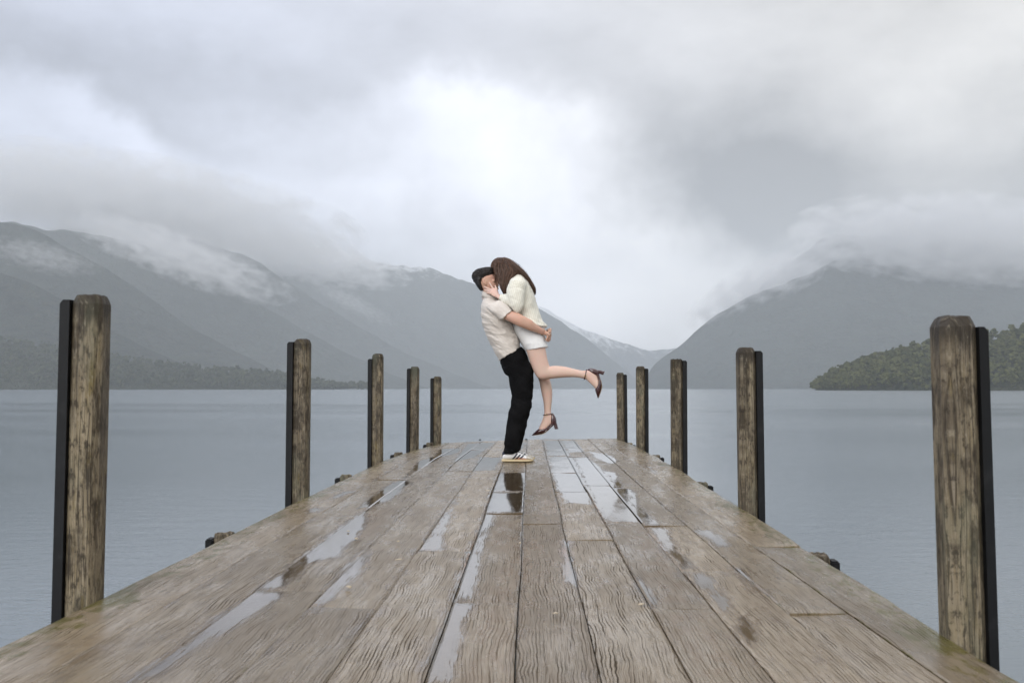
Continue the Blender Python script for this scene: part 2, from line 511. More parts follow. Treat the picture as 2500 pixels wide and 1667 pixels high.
def mat_plank():
    m, nt, out = material('weathered_wet_plank')
    c, h, stain, blot, (u, v, off), crack = wood_nodes(nt, (0.215, 0.150, 0.078), (0.325, 0.252, 0.160), (0.036, 0.025, 0.015))
    at = nt.new('ShaderNodeAttribute'); at.attribute_name = 'wet'
    am = nt.new('ShaderNodeAttribute'); am.attribute_name = 'moss'
    ab = nt.new('ShaderNodeAttribute'); ab.attribute_name = 'brown'
    fray = nt.noise(nt.comb(nt.math('MULTIPLY', u, 75.0), nt.math('MULTIPLY', v, 7.0), off), 1.0, 4, 0.65)
    fray2 = nt.noise(nt.comb(nt.math('MULTIPLY', u, 16.0), nt.math('MULTIPLY', v, 5.0), nt.math('ADD', off, 2.0)), 1.0, 4, 0.6)
    wsum = nt.math('ADD', at.outputs['Fac'], nt.math('ADD', nt.math('MULTIPLY', nt.math('SUBTRACT', fray, 0.5), 0.8), nt.math('MULTIPLY', nt.math('SUBTRACT', fray2, 0.5), 0.75)))
    wsum = nt.math('ADD', wsum, nt.math('MULTIPLY', h, 0.16))
    pud = nt.ramp(wsum, 0.47, 0.57)
    film = nt.ramp(nt.math('ADD', nt.math('MULTIPLY', fray2, 0.6), nt.math('MULTIPLY', stain, 0.6)), 0.50, 0.78)
    c = nt.mixc(nt.math('MULTIPLY', nt.math('MULTIPLY', ab.outputs['Fac'], 0.75), nt.ramp(blot, 0.35, 0.65)), c, (0.215, 0.145, 0.085))
    mossn = nt.ramp(nt.math('ADD', am.outputs['Fac'], nt.math('MULTIPLY', nt.math('SUBTRACT', blot, 0.5), 1.3)), 0.55, 0.85)
    c = nt.mixc(nt.math('MULTIPLY', mossn, 0.9), c, nt.mixc(stain, (0.055, 0.055, 0.015), (0.17, 0.14, 0.03)))
    damp = nt.math('MULTIPLY', nt.ramp(wsum, 0.24, 0.47), nt.math('SUBTRACT', 1.0, pud))
    c = nt.mixc(nt.math('MULTIPLY', damp, 0.75), c, nt.vmath('MULTIPLY', c, (0.60, 0.53, 0.45)))
    wetc = nt.vmath('MULTIPLY', c, (0.50, 0.46, 0.41))
    c2 = nt.mixc(pud, c, wetc)
    rough = nt.mixf(film, 0.35, 0.16)
    rough = nt.mixf(damp, rough, 0.17)
    rough = nt.mixf(pud, rough, 0.075)
    bst = nt.mixf(pud, nt.mixf(film, 0.75, 0.55), 0.015)
    ripw = nt.noise(nt.comb(nt.math('MULTIPLY', u, 60.0), nt.math('MULTIPLY', v, 60.0), off), 1.0, 2, 0.5)
    nrm = nt.bump(nt.mixf(pud, h, nt.math('MULTIPLY', ripw, 0.12)), nt.mixf(pud, bst, 0.6), 0.0045)
    principled(nt, out, Base_Color=c2, Roughness=nt.math('MAXIMUM', rough, nt.math('MULTIPLY', nt.math('MULTIPLY', crack, 0.75), nt.math('SUBTRACT', 1.0, pud))), Specular_IOR_Level=nt.mixf(pud, nt.mixf(crack, 0.50, 0.05), 0.6), IOR=1.42, Coat_Weight=nt.math('MULTIPLY', pud, 0.40), Coat_Roughness=0.07, Coat_IOR=1.45, Normal=nrm)
    return m

def mat_post():
    m, nt, out = material('weathered_post_timber')
    c, h, stain, blot, (u, v, off), crack = wood_nodes(nt, (0.110, 0.080, 0.042), (0.315, 0.250, 0.145), (0.018, 0.012, 0.007), along='Z', crack_scale=0.75, wavy=0.40, crack_w=0.95)
    tc_ = nt.new('ShaderNodeTexCoord')
    x, y, z = nt.sep(tc_.outputs['Object'])
    am = nt.new('ShaderNodeAttribute'); am.attribute_name = 'grime'
    streak = nt.noise(nt.comb(nt.math('MULTIPLY', u, 34.0), nt.math('MULTIPLY', v, 2.2), nt.math('ADD', off, 5.0)), 1.0, 4, 0.65)
    c = nt.mixc(nt.ramp(streak, 0.50, 0.72, 0, 0.75), c, (0.040, 0.030, 0.020))
    gr = nt.ramp(nt.math('ADD', am.outputs['Fac'], nt.math('MULTIPLY', nt.math('SUBTRACT', streak, 0.5), 1.2)), 0.45, 0.9, 0, 0.85)
    c = nt.mixc(gr, c, (0.030, 0.024, 0.018))
    big = nt.noise(nt.comb(nt.math('MULTIPLY', u, 15.0), nt.math('MULTIPLY', v, 6.0), nt.math('ADD', off, 41.0)), 1.0, 5, 0.65)
    c = nt.mixc(nt.ramp(big, 0.46, 0.64, 0, 0.85), c, (0.045, 0.034, 0.022))
    lich = nt.noise(nt.comb(nt.math('MULTIPLY', u, 22.0), nt.math('MULTIPLY', v, 5.0), nt.math('ADD', off, 11.0)), 1.0, 4, 0.6)
    c = nt.mixc(nt.ramp(lich, 0.57, 0.74, 0, 0.65), c, (0.17, 0.12, 0.022))
    mott = nt.noise(nt.comb(nt.math('MULTIPLY', u, 70.0), nt.math('MULTIPLY', v, 26.0), nt.math('ADD', off, 31.0)), 1.0, 4, 0.7)
    c = nt.mixc(nt.ramp(mott, 0.50, 0.64, 0, 0.8), c, (0.032, 0.024, 0.016))
    c = nt.mixc(nt.ramp(mott, 0.44, 0.30, 0, 0.45), c, (0.40, 0.35, 0.26))
    grn = nt.noise(nt.comb(nt.math('MULTIPLY', u, 8.0), nt.math('MULTIPLY', v, 2.0), nt.math('ADD', off, 21.0)), 1.0, 3, 0.6)
    c = nt.mixc(nt.ramp(grn, 0.52, 0.75, 0, 0.5), c, (0.13, 0.14, 0.095))
    nrm = nt.bump(nt.math('ADD', h, nt.math('MULTIPLY', streak, -0.6)), 0.8, 0.004)
    principled(nt, out, Base_Color=c, Roughness=nt.ramp(stain, 0.3, 0.7, 0.5, 0.75), Specular_IOR_Level=0.35, Normal=nrm)
    return m

def mat_rubber():
    m, nt, out = material('black_rubber')
    tc_ = nt.new('ShaderNodeTexCoord')
    n = nt.noise(tc_.outputs['Object'], 14.0, 4, 0.6)
    c = nt.mixc(nt.ramp(n, 0.5, 0.8), (0.006, 0.0065, 0.0075), (0.016, 0.017, 0.018))
    principled(nt, out, Base_Color=c, Roughness=0.55, Specular_IOR_Level=0.3, Normal=nt.bump(n, 0.2, 0.003))
    return m

M_PLANK, M_POST, M_RUBBER = mat_plank(), mat_post(), mat_rubber()

SEAMS = [-1.31, -1.08, -0.868, -0.651, -0.447, -0.232, -0.035, 0.155, 0.353, 0.536, 0.735, 0.91, 1.13]
JOINTS = [
    [1.2, 6.90, 10.2], [0.6, 5.08, 7.02, 9.9], [1.0, 3.17, 8.69], [0.4, 2.94, 7.75, 10.6], [1.4, 3.98, 9.48],
    [0.8, 3.03, 5.16, 6.24, 7.67, 10.1], [0.5, 4.78, 8.79, 10.9], [1.5, 4.26, 6.22, 7.64, 10.4], [0.9, 2.95, 4.80, 6.64, 9.37],
    [0.7, 3.55, 4.71, 6.45, 9.8], [1.1, 2.89, 7.2, 10.0], [0.3, 4.1, 7.9, 10.7],
]
Y0, Y1L, Y1R = -1.6, 12.36, 12.9

def deck_drop(x, y):
    return -0.035 * smooth01((np.asarray(y) - 8.5) / 4.0) * np.clip(-np.asarray(x) / 1.3, 0, 1)

EL_Y, EL_X = [-2, 3.08, 5.99, 8.94, 11.03, 12.12, 13], [-1.31, -1.309, -1.314, -1.309, -1.223, -1.07, -1.03]
ER_Y, ER_X = [-2, 2.68, 5.51, 8.48, 11.15, 12.79, 13.2], [1.075, 1.079, 1.131, 1.183, 1.177, 1.105, 1.10]
def edge_left(y):
    y = np.asarray(y, float)
    return np.interp(y, EL_Y, EL_X) + 0.012 * fbm(y * 1.3, y * 0 + 3.3, 91, 3)

def edge_right(y):
    y = np.asarray(y, float)
    return np.interp(y, ER_Y, ER_X) + 0.022 * fbm(y * 1.7, y * 0 + 1.3, 97, 3)

TILT, YAW = R(2.70), R(1.03)
def nat(pts):      # frame points (2500 px wide) lying on the deck -> deck plan
    a = np.array(pts, float) * (2352.0 / 2500.0)
    r = (a[:, 0] - 1176) / F_PX; u = -(a[:, 1] - 784) / F_PX
    fw = math.cos(TILT) - u * math.sin(TILT); up = math.sin(TILT) + u * math.cos(TILT)
    k = -CAM_H / up
    return np.stack([(r * math.cos(YAW) - fw * math.sin(YAW)) * k, (fw * math.cos(YAW) + r * math.sin(YAW)) * k], 1)
def zA(p): return nat([(x / 1.8816, 1250 + y / 1.8816) for x, y in p])
def zB(p): return nat([(1250 + x / 1.8816, 1250 + y / 1.8816) for x, y in p])
def z3(p): return nat([(450 + x / 2.94, 1050 + y / 2.94) for x, y in p])
def z4(p): return nat([(1250 + x / 2.6133, 1050 + y / 2.6133) for x, y in p])
def z8(p): return nat([(900 + x / 2.94, 1050 + y / 2.94) for x, y in p])

PUDDLES = [  # plan outlines of standing rain water
    z8([(945, 300), (1125, 300), (1112, 435), (890, 437)]), z8([(878, 450), (1110, 450), (1105, 590), (838, 588)]),
    z8([(840, 600), (895, 600), (860, 720), (800, 860), (735, 868)]), z8([(735, 880), (805, 885), (780, 1050), (768, 1215), (608, 1215)]),
    z8([(365, 857), (530, 855), (555, 700), (600, 560), (660, 450), (600, 540), (480, 710)]),
    z8([(1300, 190), (1470, 190), (1500, 250), (1540, 345), (1580, 430), (1605, 540), (1420, 520), (1350, 420), (1320, 300)]),
    z8([(1478, 190), (1560, 190), (1660, 260), (1780, 390), (1850, 480), (1985, 655), (1705, 655), (1640, 540), (1560, 380)]),
    z8([(1690, 290), (1770, 300), (1830, 410), (1900, 430), (1940, 520), (1980, 590), (2110, 680), (2010, 685), (1870, 500)]),
    z8([(1590, 150), (1700, 170), (1800, 220), (1740, 240), (1640, 200)]), z8([(1270, 75), (1365, 75), (1440, 180), (1295, 180)]),
    z8([(1380, 75), (1470, 75), (1540, 150), (1440, 160)]), z8([(1010, 90), (1120, 85), (1100, 130), (1020, 130)]),
    z8([(800, 190), (950, 190), (900, 280), (760, 290)]), z8([(720, 85), (900, 80), (760, 190), (620, 220)]),
    zA([(1690, 5), (1640, 20), (1530, 110), (1420, 195), (1290, 290), (1185, 352), (1310, 352), (1420, 240), (1560, 200), (1680, 70)]),
    zA([(1180, 368), (1300, 366), (1250, 425), (1110, 520), (960, 600), (910, 560), (1040, 455)]),
    zA([(920, 565), (1010, 565), (860, 665), (700, 785), (590, 785), (720, 690)]),
    zA([(1700, 175), (1650, 270), (1510, 400), (1440, 450), (1480, 370), (1600, 250)]),
    zA([(2075, 412), (2170, 416), (2120, 560), (2095, 785), (1945, 785)]),
    z3([(1580, 350), (1440, 400), (1250, 555), (1340, 548), (1480, 500), (1620, 380)]),
    z3([(1300, 560), (1320, 620), (1180, 780), (1050, 920), (900, 940), (890, 880), (1050, 760)]),
    z3([(880, 565), (965, 540), (985, 570), (900, 595)]), z3([(1050, 485), (1150, 435), (1215, 435), (1110, 480)]),
    z3([(1690, 220), (1840, 175), (1800, 215), (1640, 300), (1580, 345)]), z3([(1840, 120), (1990, 120), (1940, 160), (1790, 200)]),
    zB([(640, 70), (720, 70), (740, 130), (830, 250), (790, 260), (700, 160)]), zB([(1010, 255), (1060, 265), (1120, 360), (1070, 340)]),
    zB([(1010, 480), (1080, 470), (1140, 600), (1080, 610)]), zB([(800, 275), (900, 280), (1010, 450), (960, 440)]),
    zB([(230, 130), (270, 130), (300, 330), (230, 320)]), zB([(560, 300), (620, 330), (660, 420), (620, 430)]),
    z4([(1180, 640), (1260, 640), (1420, 740), (1330, 740)]),
    z4([(860, 225), (890, 235), (935, 275), (905, 265)]), z4([(1240, 350), (1300, 400), (1420, 470), (1380, 460)]),
]
BROWN = [z8([(985, 880), (1090, 880), (1070, 1240), (800, 1200)]), zA([(2180, 420), (2352, 420), (2352, 785), (2120, 785)]), zB([(500, 60), (640, 60), (860, 430), (680, 430)]),
         zB([(690, 460), (900, 460), (1100, 700), (960, 785), (860, 785)]), z3([(1250, 560), (1500, 560), (1350, 760), (1200, 800)]), zB([(0, 130), (110, 130), (90, 450), (20, 600)]),
         z8([(930, 600), (1110, 600), (1090, 850), (800, 850)])]

def inside_depth(px, py, poly):
    """signed distance to a polygon, positive inside"""
    n = len(poly)
    ins = np.zeros(px.shape, bool); dmin = np.full(px.shape, 1e9)
    for i in range(n):
        x1, y1 = poly[i]; x2, y2 = poly[(i + 1) % n]
        cond = ((y1 > py) != (y2 > py))
        xi = x1 + (py - y1) * (x2 - x1) / (y2 - y1 + 1e-12)
        ins ^= cond & (px < xi)
        ex, ey = x2 - x1, (y2 - y1)
        t = np.clip(((px - x1) * ex + (py - y1) * ey) / (ex * ex + ey * ey + 1e-12), 0, 1)
        # distance counted less along the grain so that fringes follow it
        dmin = np.minimum(dmin, np.hypot(px - x1 - t * ex, (py - y1 - t * ey) * 0.35))
    return np.where(ins, dmin, -dmin)

jetty = empty('jetty', (0, 0, 0))
tag(jetty, 'weathered wet wooden jetty of long planks running out over the lake', 'jetty')

def make_plank(row, ya, yb, k):
    rr = np.random.default_rng(1000 + row * 50 + k)
    gap = 0.0018
    ny = max(4, int((yb - ya) / 0.045)); nx = 11
    ys = np.linspace(ya + 0.0025, yb - 0.0025, ny)
    s = np.concatenate([[0], np.linspace(0.035, 0.965, nx - 2), [1]])
    wob = 0.006
    def seam(i, y):
        if i == 0: return edge_left(y)
        if i == 12: return edge_right(y)
        taper = 1 - 0.075 * smooth01((y - 8.5) / 4.2) * (SEAMS[i] < -0.3)
        return SEAMS[i] * taper + wob * fbm(y * 1.1, y * 0 + i * 7.7, 55, 2)
    xa = seam(row, ys) + gap; xb = seam(row + 1, ys) - gap
    Yg, Sg = np.meshgrid(ys, s, indexing='ij')
    Xg = xa[:, None] * (1 - Sg) + xb[:, None] * Sg
    lift = rr.uniform(-0.0028, 0.0028); tilt = rr.uniform(-0.006, 0.006); cup = rr.uniform(-0.0025, 0.001)
    Zg = lift + tilt * (Sg - 0.5) + cup * (1 - (2 * Sg - 1) ** 2) + 0.0012 * fbm(Xg * 9 + row, Yg * 3, 77, 2)
    Zg = Zg + deck_drop(Xg, Yg)
    edge = np.minimum(Sg, 1 - Sg)
    Zg = Zg - 0.0035 * (edge < 0.001)
    endd = np.minimum(Yg - ya, yb - Yg)
    Zg = Zg - 0.002 * (endd < 0.004)
    # attributes
    fx, fy = Xg.ravel(), Yg.ravel()
    wet = np.zeros(fx.shape)
    for p in PUDDLES:
        wet = np.maximum(wet, np.clip(0.44 + inside_depth(fx, fy, p) / 0.085, 0, 0.92))
    # water also stands along joints
    wet = np.maximum(wet, 0.16)
    wet = wet + 0.10 * smooth01((fy - 5) / 6) + 0.16 * (1 - smooth01((edge.ravel()) / 0.22)) * (rr.uniform() < 0.5)
    brown = np.zeros(fx.shape)
    for p in BROWN:
        brown = np.maximum(brown, np.clip(0.5 + inside_depth(fx, fy, p) / 0.06, 0, 1))
    brown = np.maximum(brown * 0.9, 0.25 if rr.uniform() < 0.3 else 0.05)
    moss = np.zeros(fx.shape)
    dl = fx - edge_left(fy); dr = edge_right(fy) - fx
    moss = np.maximum(moss, 0.70 * (1 - smooth01(np.minimum(dl, dr) / 0.34)))
    seamd = np.minimum(edge.ravel() * (xb - xa).mean(), endd.ravel() * 0.6)
    moss = np.maximum(moss, (0.62 if row in (0, 1, 2, 10, 11) else 0.42) * (1 - smooth01(seamd / 0.014)))
    for py_ in POST_YL:
        moss = np.maximum(moss, 0.95 * (1 - smooth01(np.hypot(dl, (fy - py_) * 0.6) / 0.30)))
    for py_ in POST_YR:
        moss = np.maximum(moss, 0.95 * (1 - smooth01(np.hypot(dr, (fy - py_) * 0.6) / 0.30)))
    nT = ny * nx
    th = 0.05
    top = np.stack([fx, fy, Zg.ravel()], 1)
    bot = top - np.array([0, 0, th])
    org = np.array([float((xa.mean() + xb.mean()) / 2), ya, 0])
    V = np.concatenate([top, bot]) - org
    F = []
    for j in range(ny - 1):
        for i in range(nx - 1):
            a = j * nx + i
            F.append((a, a + 1, a + nx + 1, a + nx))
    for j in range(ny - 1):
        a = j * nx; F.append((a, a + nx, nT + a + nx, nT + a))
        a = j * nx + nx - 1; F.append((a + nx, a, nT + a, nT + a + nx))
    for i in range(nx - 1):
        F.append((i + 1, i, nT + i, nT + i + 1))
        a = (ny - 1) * nx + i; F.append((a, a + 1, nT + a + 1, nT + a))
    F.append((nT, nT + nx * (ny - 1), nT + nx * ny - 1, nT + nx - 1))
    o = mesh_obj('plank', V, F, M_PLANK, jetty, smooth=False, loc=org)
    for nm, arr in (('wet', wet), ('moss', moss), ('brown', brown)):
        at = o.data.attributes.new(nm, 'FLOAT', 'POINT')
        at.data.foreach_set('value', np.concatenate([arr, arr]).astype(np.float32))
    return o

# post data: base depth of the inner far corner, top height above the deck, fender drop below the top, look
POSTS_L = [(3.082, 0.926, 13), (5.991, 0.935, 7), (8.945, 0.950, 12), (11.03, 0.879, 4), (12.12, 0.783, 3.5)]
POSTS_R = [(2.678, 0.829, 27), (5.51, 0.862, 8), (8.476, 0.885, 3), (11.154, 0.885, 5), (12.79, 0.839, 4)]
POST_YL = [p[0] - 0.05 for p in POSTS_L]
POST_YR = [p[0] - 0.05 for p in POSTS_R]
for row in range(12):
    xm = (SEAMS[row] + SEAMS[row + 1]) / 2
    yend = Y1L + (Y1R - Y1L) * (xm + 1.31) / 2.44 + random.uniform(-0.03, 0.03)
    cuts = [Y0] + [j for j in JOINTS[row] if j < yend - 0.5] + [yend]
    for k in range(len(cuts) - 1):
        make_plank(row, cuts[k], cuts[k + 1], k)

def box_mesh(name, lo, hi, mat, parent, bevel=0.0, jitter=0.0):
    bm = bmesh.new()
    bmesh.ops.create_cube(bm, size=1.0)
    for v in bm.verts:
        v.co = Vector([lo[i] + (hi[i] - lo[i]) * (v.co[i] + 0.5) for i in range(3)])
    if bevel: bmesh.ops.bevel(bm, geom=bm.edges[:], offset=bevel, segments=2, affect='EDGES')
    me = bpy.data.meshes.new(name); bm.to_mesh(me); bm.free()
    me.materials.append(mat)
    o = bpy.data.objects.new(name, me); col.objects.link(o); o.parent = parent
    return o

# under-structure: bearers at the post pairs, stringers, and piles below
for y in (0.2, 2.9, 5.75, 8.6, 11.05, 12.3):
    box_mesh('bearer', (-1.20, y - 0.06, -0.36), (1.06, y + 0.06, -0.205), M_POST, jetty, 0.006)
for x in (-1.12, -0.4, 0.3, 1.0):
    box_mesh('stringer', (x - 0.04, Y0 + 0.1, -0.203), (x + 0.04, 12.3, -0.095), M_POST, jetty, 0.004)

def post_mesh(w, h_top, z_low, cham, seed, flat=False):
    """chamfered square timber, cut top with bevelled shoulders; local origin at deck level"""
    rr = np.random.default_rng(seed)
    a = w / 2
    c = cham
    ring = [(-a + c, -a), (a - c, -a), (a, -a + c), (a, a - c), (a - c, a), (-a + c, a), (-a, a - c), (-a, -a + c)]
    # subdivide flat sides
    pts = []
    for i in range(8):
        p, q = ring[i], ring[(i + 1) % 8]
        n = 4 if i % 2 == 0 else 2
        for t in range(n): pts.append((p[0] + (q[0] - p[0]) * t / n, p[1] + (q[1] - p[1]) * t / n))
    pts = np.array(pts); n = len(pts)
    zs = np.concatenate([np.linspace(z_low, h_top - 0.06, 34), [h_top - 0.035, h_top - 0.028]])
    V = []
    for z in zs:
        wob = 1 + 0.016 * fbm(np.arange(n) * 0.5 + seed, np.full(n, z * 2.2), seed, 3)
        V += [(p[0] * w_, p[1] * w_, z) for p, w_ in zip(pts, wob)]
    sh = [(0.90, h_top - 0.014), (0.78, h_top - 0.003), (0.6, h_top), (0.3, h_top + 0.001)] if not flat else [(0.97, h_top - 0.008), (0.9, h_top - 0.002), (0.6, h_top), (0.3, h_top - 0.002)]
    for s, z in sh:
        V += [(p[0] * s, p[1] * s, z + rr.uniform(-1, 1) * (0.0025 if not flat else 0.006)) for p in pts]
    V.append((0, 0, h_top))
    rows = len(zs) + len(sh)
    F = [(j * n + i, j * n + (i + 1) % n, (j + 1) * n + (i + 1) % n, (j + 1) * n + i) for j in range(rows - 1) for i in range(n)]
    F += [((rows - 1) * n + i, (rows - 1) * n + (i + 1) % n, rows * n) for i in range(n)]
    return V, F

def mooring_post(side, ybase, ytop, drop, label, seed, flat=False, w=0.094, f=0.036, dx=0.0, lean=0.0):
    edge = float(np.interp(ybase, EL_Y, EL_X) if side < 0 else np.interp(ybase, ER_Y, ER_X))
    cx = edge + side * (w / 2 + 0.004) + dx
    cyy = ybase - w / 2
    e = empty('mooring_post', (cx, cyy, 0), R(random.uniform(-1.5, 1.5)))
    yf = cyy - w / 2
    h_top = ytop
    V, F = post_mesh(w, h_top, -1.6, w * 0.19, seed, flat)
    o = mesh_obj('timber', V, F, M_POST, e, smooth=False)
    g = np.array([v[2] for v in V])
    at = o.data.attributes.new('grime', 'FLOAT', 'POINT')
    gv = 0.95 * smooth01((g - (h_top - 0.22)) / 0.22) + 0.3 * (1 - smooth01(g / 0.12))
    at.data.foreach_set('value', gv.astype(np.float32))
    hf = h_top - drop / F_PX * yf
    bm = bmesh.new()
    x0, x1 = (-w / 2 - f, -w / 2 - 0.001) if side < 0 else (w / 2 + 0.001, w / 2 + f)
    prof = [(x0, hf - 0.012), (x0 + (0.012 if side < 0 else 0), hf)] if side < 0 else None
    if side < 0:
        pts = [(x0, -1.6), (x1, -1.6), (x1, hf), (x0 + 0.010, hf), (x0, hf - 0.012)]
    else:
        pts = [(x0, -1.6), (x1, -1.6), (x1, hf - 0.012), (x1 - 0.010, hf), (x0, hf)]
    VV = [(p[0], -w * 0.5, p[1]) for p in pts] + [(p[0], w * 0.42, p[1]) for p in pts]
    n = len(pts)
    FF = [tuple(range(n)), tuple(range(2 * n - 1, n - 1, -1))] + [(i, i + n, (i + 1) % n + n, (i + 1) % n) for i in range(n)]
    mesh_obj('rubber_fender', VV, FF, M_RUBBER, e, smooth=False)
    bm.free()
    e.rotation_euler[1] = lean
    tag(e, label, 'mooring post', 'tall mooring posts along the jetty')
    return e

LBL_L = ['nearest mooring post on the left, tallest in view, rounded top with yellow lichen streak', 'second mooring post on the left, grey mottled timber with black outer strip',
         'third mooring post on the left, greenish timber, behind the largest gap', 'fourth mooring post on the left, thin and dark topped', 'farthest and smallest mooring post on the left at the jetty end']
LBL_R = ['nearest mooring post on the right with sloping shoulders, broad pale face, closest to the camera', 'second mooring post on the right, dark brown timber with black outer strip',
         'third mooring post on the right with a flat ragged top', 'fourth mooring post on the right, slim and grey', 'farthest and smallest mooring post on the right at the jetty end']
for i, (yb, yt, dr) in enumerate(POSTS_L): mooring_post(-1, yb, yt, dr, LBL_L[i], 200 + i, f=(0.031 if i == 0 else 0.036), dx=(0.006 if i == 0 else 0.0), lean=(0.006, 0.002, -0.003, 0.004, 0.0)[i])
for i, (yb, yt, dr) in enumerate(POSTS_R): mooring_post(1, yb, yt, dr, LBL_R[i], 300 + i, flat=(i == 2), f=(0.025 if i == 0 else 0.036), dx=(-0.012 if i == 0 else 0.0), lean=(-0.011, -0.004, 0.003, 0.002, -0.004)[i])

def short_pile(side, y, h, label, seed, w=0.080):
    edge = float(edge_left(y) if side < 0 else edge_right(y))
    e = empty('pile_stub', (edge + side * (w / 2 + 0.004), y, 0), R(random.uniform(-4, 4)))
    V, F = post_mesh(w, h, -1.6, w * 0.16, seed, True)
    o = mesh_obj('timber', V, F, M_POST, e, smooth=False)
    at = o.data.attributes.new('grime', 'FLOAT', 'POINT')
    at.data.foreach_set('value', np.full(len(V), 0.45, np.float32))
    f = 0.036
    a, b = (-w / 2 - f, -w / 2 - 0.001) if side < 0 else (w / 2 + 0.001, w / 2 + f)
    box_mesh('rubber_fender', (a, -w * 0.5, -1.6), (b, w * 0.42, h - 0.022), M_RUBBER, e, 0.006)
    tag(e, label, 'pile stub', 'cut-off pile stubs beside the deck')
ST_L = [(4.42, 0.002, 'cut-off pile stub between the first and second left posts'), (7.35, 0.004, 'cut-off pile stub between the second and third left posts'),
        (9.95, 0.002, 'cut-off pile stub between the third and fourth left posts'), (11.7, 0.005, 'cut-off pile stub between the fourth and last left posts')]
ST_R = [(4.02, -0.018, 'cut-off pile stub between the first and second right posts'), (7.0, -0.014, 'cut-off pile stub between the second and third right posts'),
        (9.75, -0.008, 'cut-off pile stub between the third and fourth right posts'), (11.95, -0.01, 'cut-off pile stub between the fourth and last right posts')]
for i, s in enumerate(ST_L): short_pile(-1, s[0], s[1], s[2], 400 + i)
for i, s in enumerate(ST_R): short_pile(1, s[0], s[1], s[2], 420 + i)

# two dark bolt heads on the far edge and scraps of leaf on the wet boards
for (x, y) in ((-0.62, 12.47), (-0.045, 12.60)):
    bm = bmesh.new(); bmesh.ops.create_cone(bm, cap_ends=True, segments=6, radius1=0.016, radius2=0.013, depth=0.014)
    me = bpy.data.meshes.new('bolt_head'); bm.to_mesh(me); bm.free(); me.materials.append(M_RUBBER)
    o = bpy.data.objects.new('bolt_head', me); col.objects.link(o); o.parent = jetty; o.location = (x, y - 0.08, 0.004)
m_scrap, nt_, out_ = material('pale_leaf_scrap')
principled(nt_, out_, Base_Color=nt_.mixc(nt_.noise(nt_.new('ShaderNodeTexCoord').outputs['Object'], 60.0), (0.40, 0.31, 0.19), (0.60, 0.54, 0.44)), Roughness=0.5)
rl = np.random.default_rng(77)
SCRAPS = ['beside the left cross joint near the front', 'on the seam just left of the deck centre', 'on the front middle plank right of the centre seam', 'left of centre below the wedge puddle',
          'floating at the upper edge of the long left puddle', 'left of centre above the wedge puddle joint', 'farthest out, on the plank beside the dark puddle', 'at the front on the right-hand planks', 'at the right rim of the long left puddle']
for i, (x, y) in enumerate(nat([(851, 1437), (1270, 1328), (1356, 1502), (973, 1370), (850, 1300), (972, 1325), (1192, 1200), (1566, 1480), (870, 1318)])):
    k = 7; r = rl.uniform(0.010, 0.018)
    V = [(r * math.cos(2 * math.pi * j / k) * rl.uniform(0.6, 1.1), r * 0.6 * math.sin(2 * math.pi * j / k) * rl.uniform(0.6, 1.1), rl.uniform(0.003, 0.008)) for j in range(k)] + [(0, 0, 0.009)]
    V += [(v[0], v[1], v[2] - 0.002) for v in V]
    F = [(j, (j + 1) % k, k) for j in range(k)] + [((j + 1) % k + k + 1, j + k + 1, 2 * k + 1) for j in range(k)] + [(j, j + k + 1, (j + 1) % k + k + 1, (j + 1) % k) for j in range(k)]
    o = mesh_obj('leaf_scrap', V, F, m_scrap, loc=(x, y, 0.0025)); o.rotation_euler = (0, 0, rl.uniform(0, 6))
    tag(o, 'tiny pale leaf scrap ' + SCRAPS[i], 'leaf', 'leaf scraps on the deck')

# ------------------------------------------------------------------ people
from mathutils.bvhtree import BVHTree
PXM = 0.00364                       # metres per pixel of the 2500 px frame at the couple
FIG = Vector((-0.113, 8.85, 0.0))   # the man's standing point
def P(nx, ny, y=0.0):
    return np.array([(nx - 1263.0) * PXM, y, (1124.5 - ny) * PXM])

def catmull(a, m):
    """rows of a -> smooth interpolation with m steps a segment"""
    a = np.asarray(a, float); n = len(a)
    ext = np.vstack([2 * a[0] - a[1], a, 2 * a[-1] - a[-2]])
    out = []
    for i in range(n - 1):
        p0, p1, p2, p3 = ext[i], ext[i + 1], ext[i + 2], ext[i + 3]
        for k in range(m):
            t = k / m
            out.append(0.5 * (2 * p1 + (p2 - p0) * t + (2 * p0 - 5 * p1 + 4 * p2 - p3) * t * t + (3 * p1 - p0 - 3 * p2 + p3) * t ** 3))
    out.append(a[-1])
    return np.array(out)

def loft3(secs, n=24, m=4, expo=2.2):
    """secs: (centre(3), axis1(3), axis2(3)); closed tube with capped ends"""
    a = catmull([np.concatenate(s) for s in secs], m)
    th = np.linspace(0, 2 * math.pi, n, endpoint=False)
    c, s = np.cos(th), np.sin(th)
    cc = np.sign(c) * np.abs(c) ** (2 / expo); ss = np.sign(s) * np.abs(s) ** (2 / expo)
    V = []
    for r in a:
        V.append(r[0:3] + cc[:, None] * r[3:6] + ss[:, None] * r[6:9])
    V = np.concatenate(V); rows = len(a)
    F = [(j * n + i, j * n + (i + 1) % n, (j + 1) * n + (i + 1) % n, (j + 1) * n + i) for j in range(rows - 1) for i in range(n)]
    k0 = len(V)
    V = np.vstack([V, a[0][0:3], a[-1][0:3]])
    F += [((i + 1) % n, i, k0) for i in range(n)] + [((rows - 1) * n + i, (rows - 1) * n + (i + 1) % n, k0 + 1) for i in range(n)]
    return V, F

def loft(secs, **kw):
    """secs: (ax, ay, bx, by, yc, hd): silhouette points a, b, depth centre and half depth"""
    S = []
    for (ax, ay, bx, by, yc, hd) in secs:
        A, B = P(ax, ay, yc), P(bx, by, yc)
        S.append(((A + B) / 2, (B - A) / 2, np.array([0, hd, 0])))
    return loft3(S, **kw)

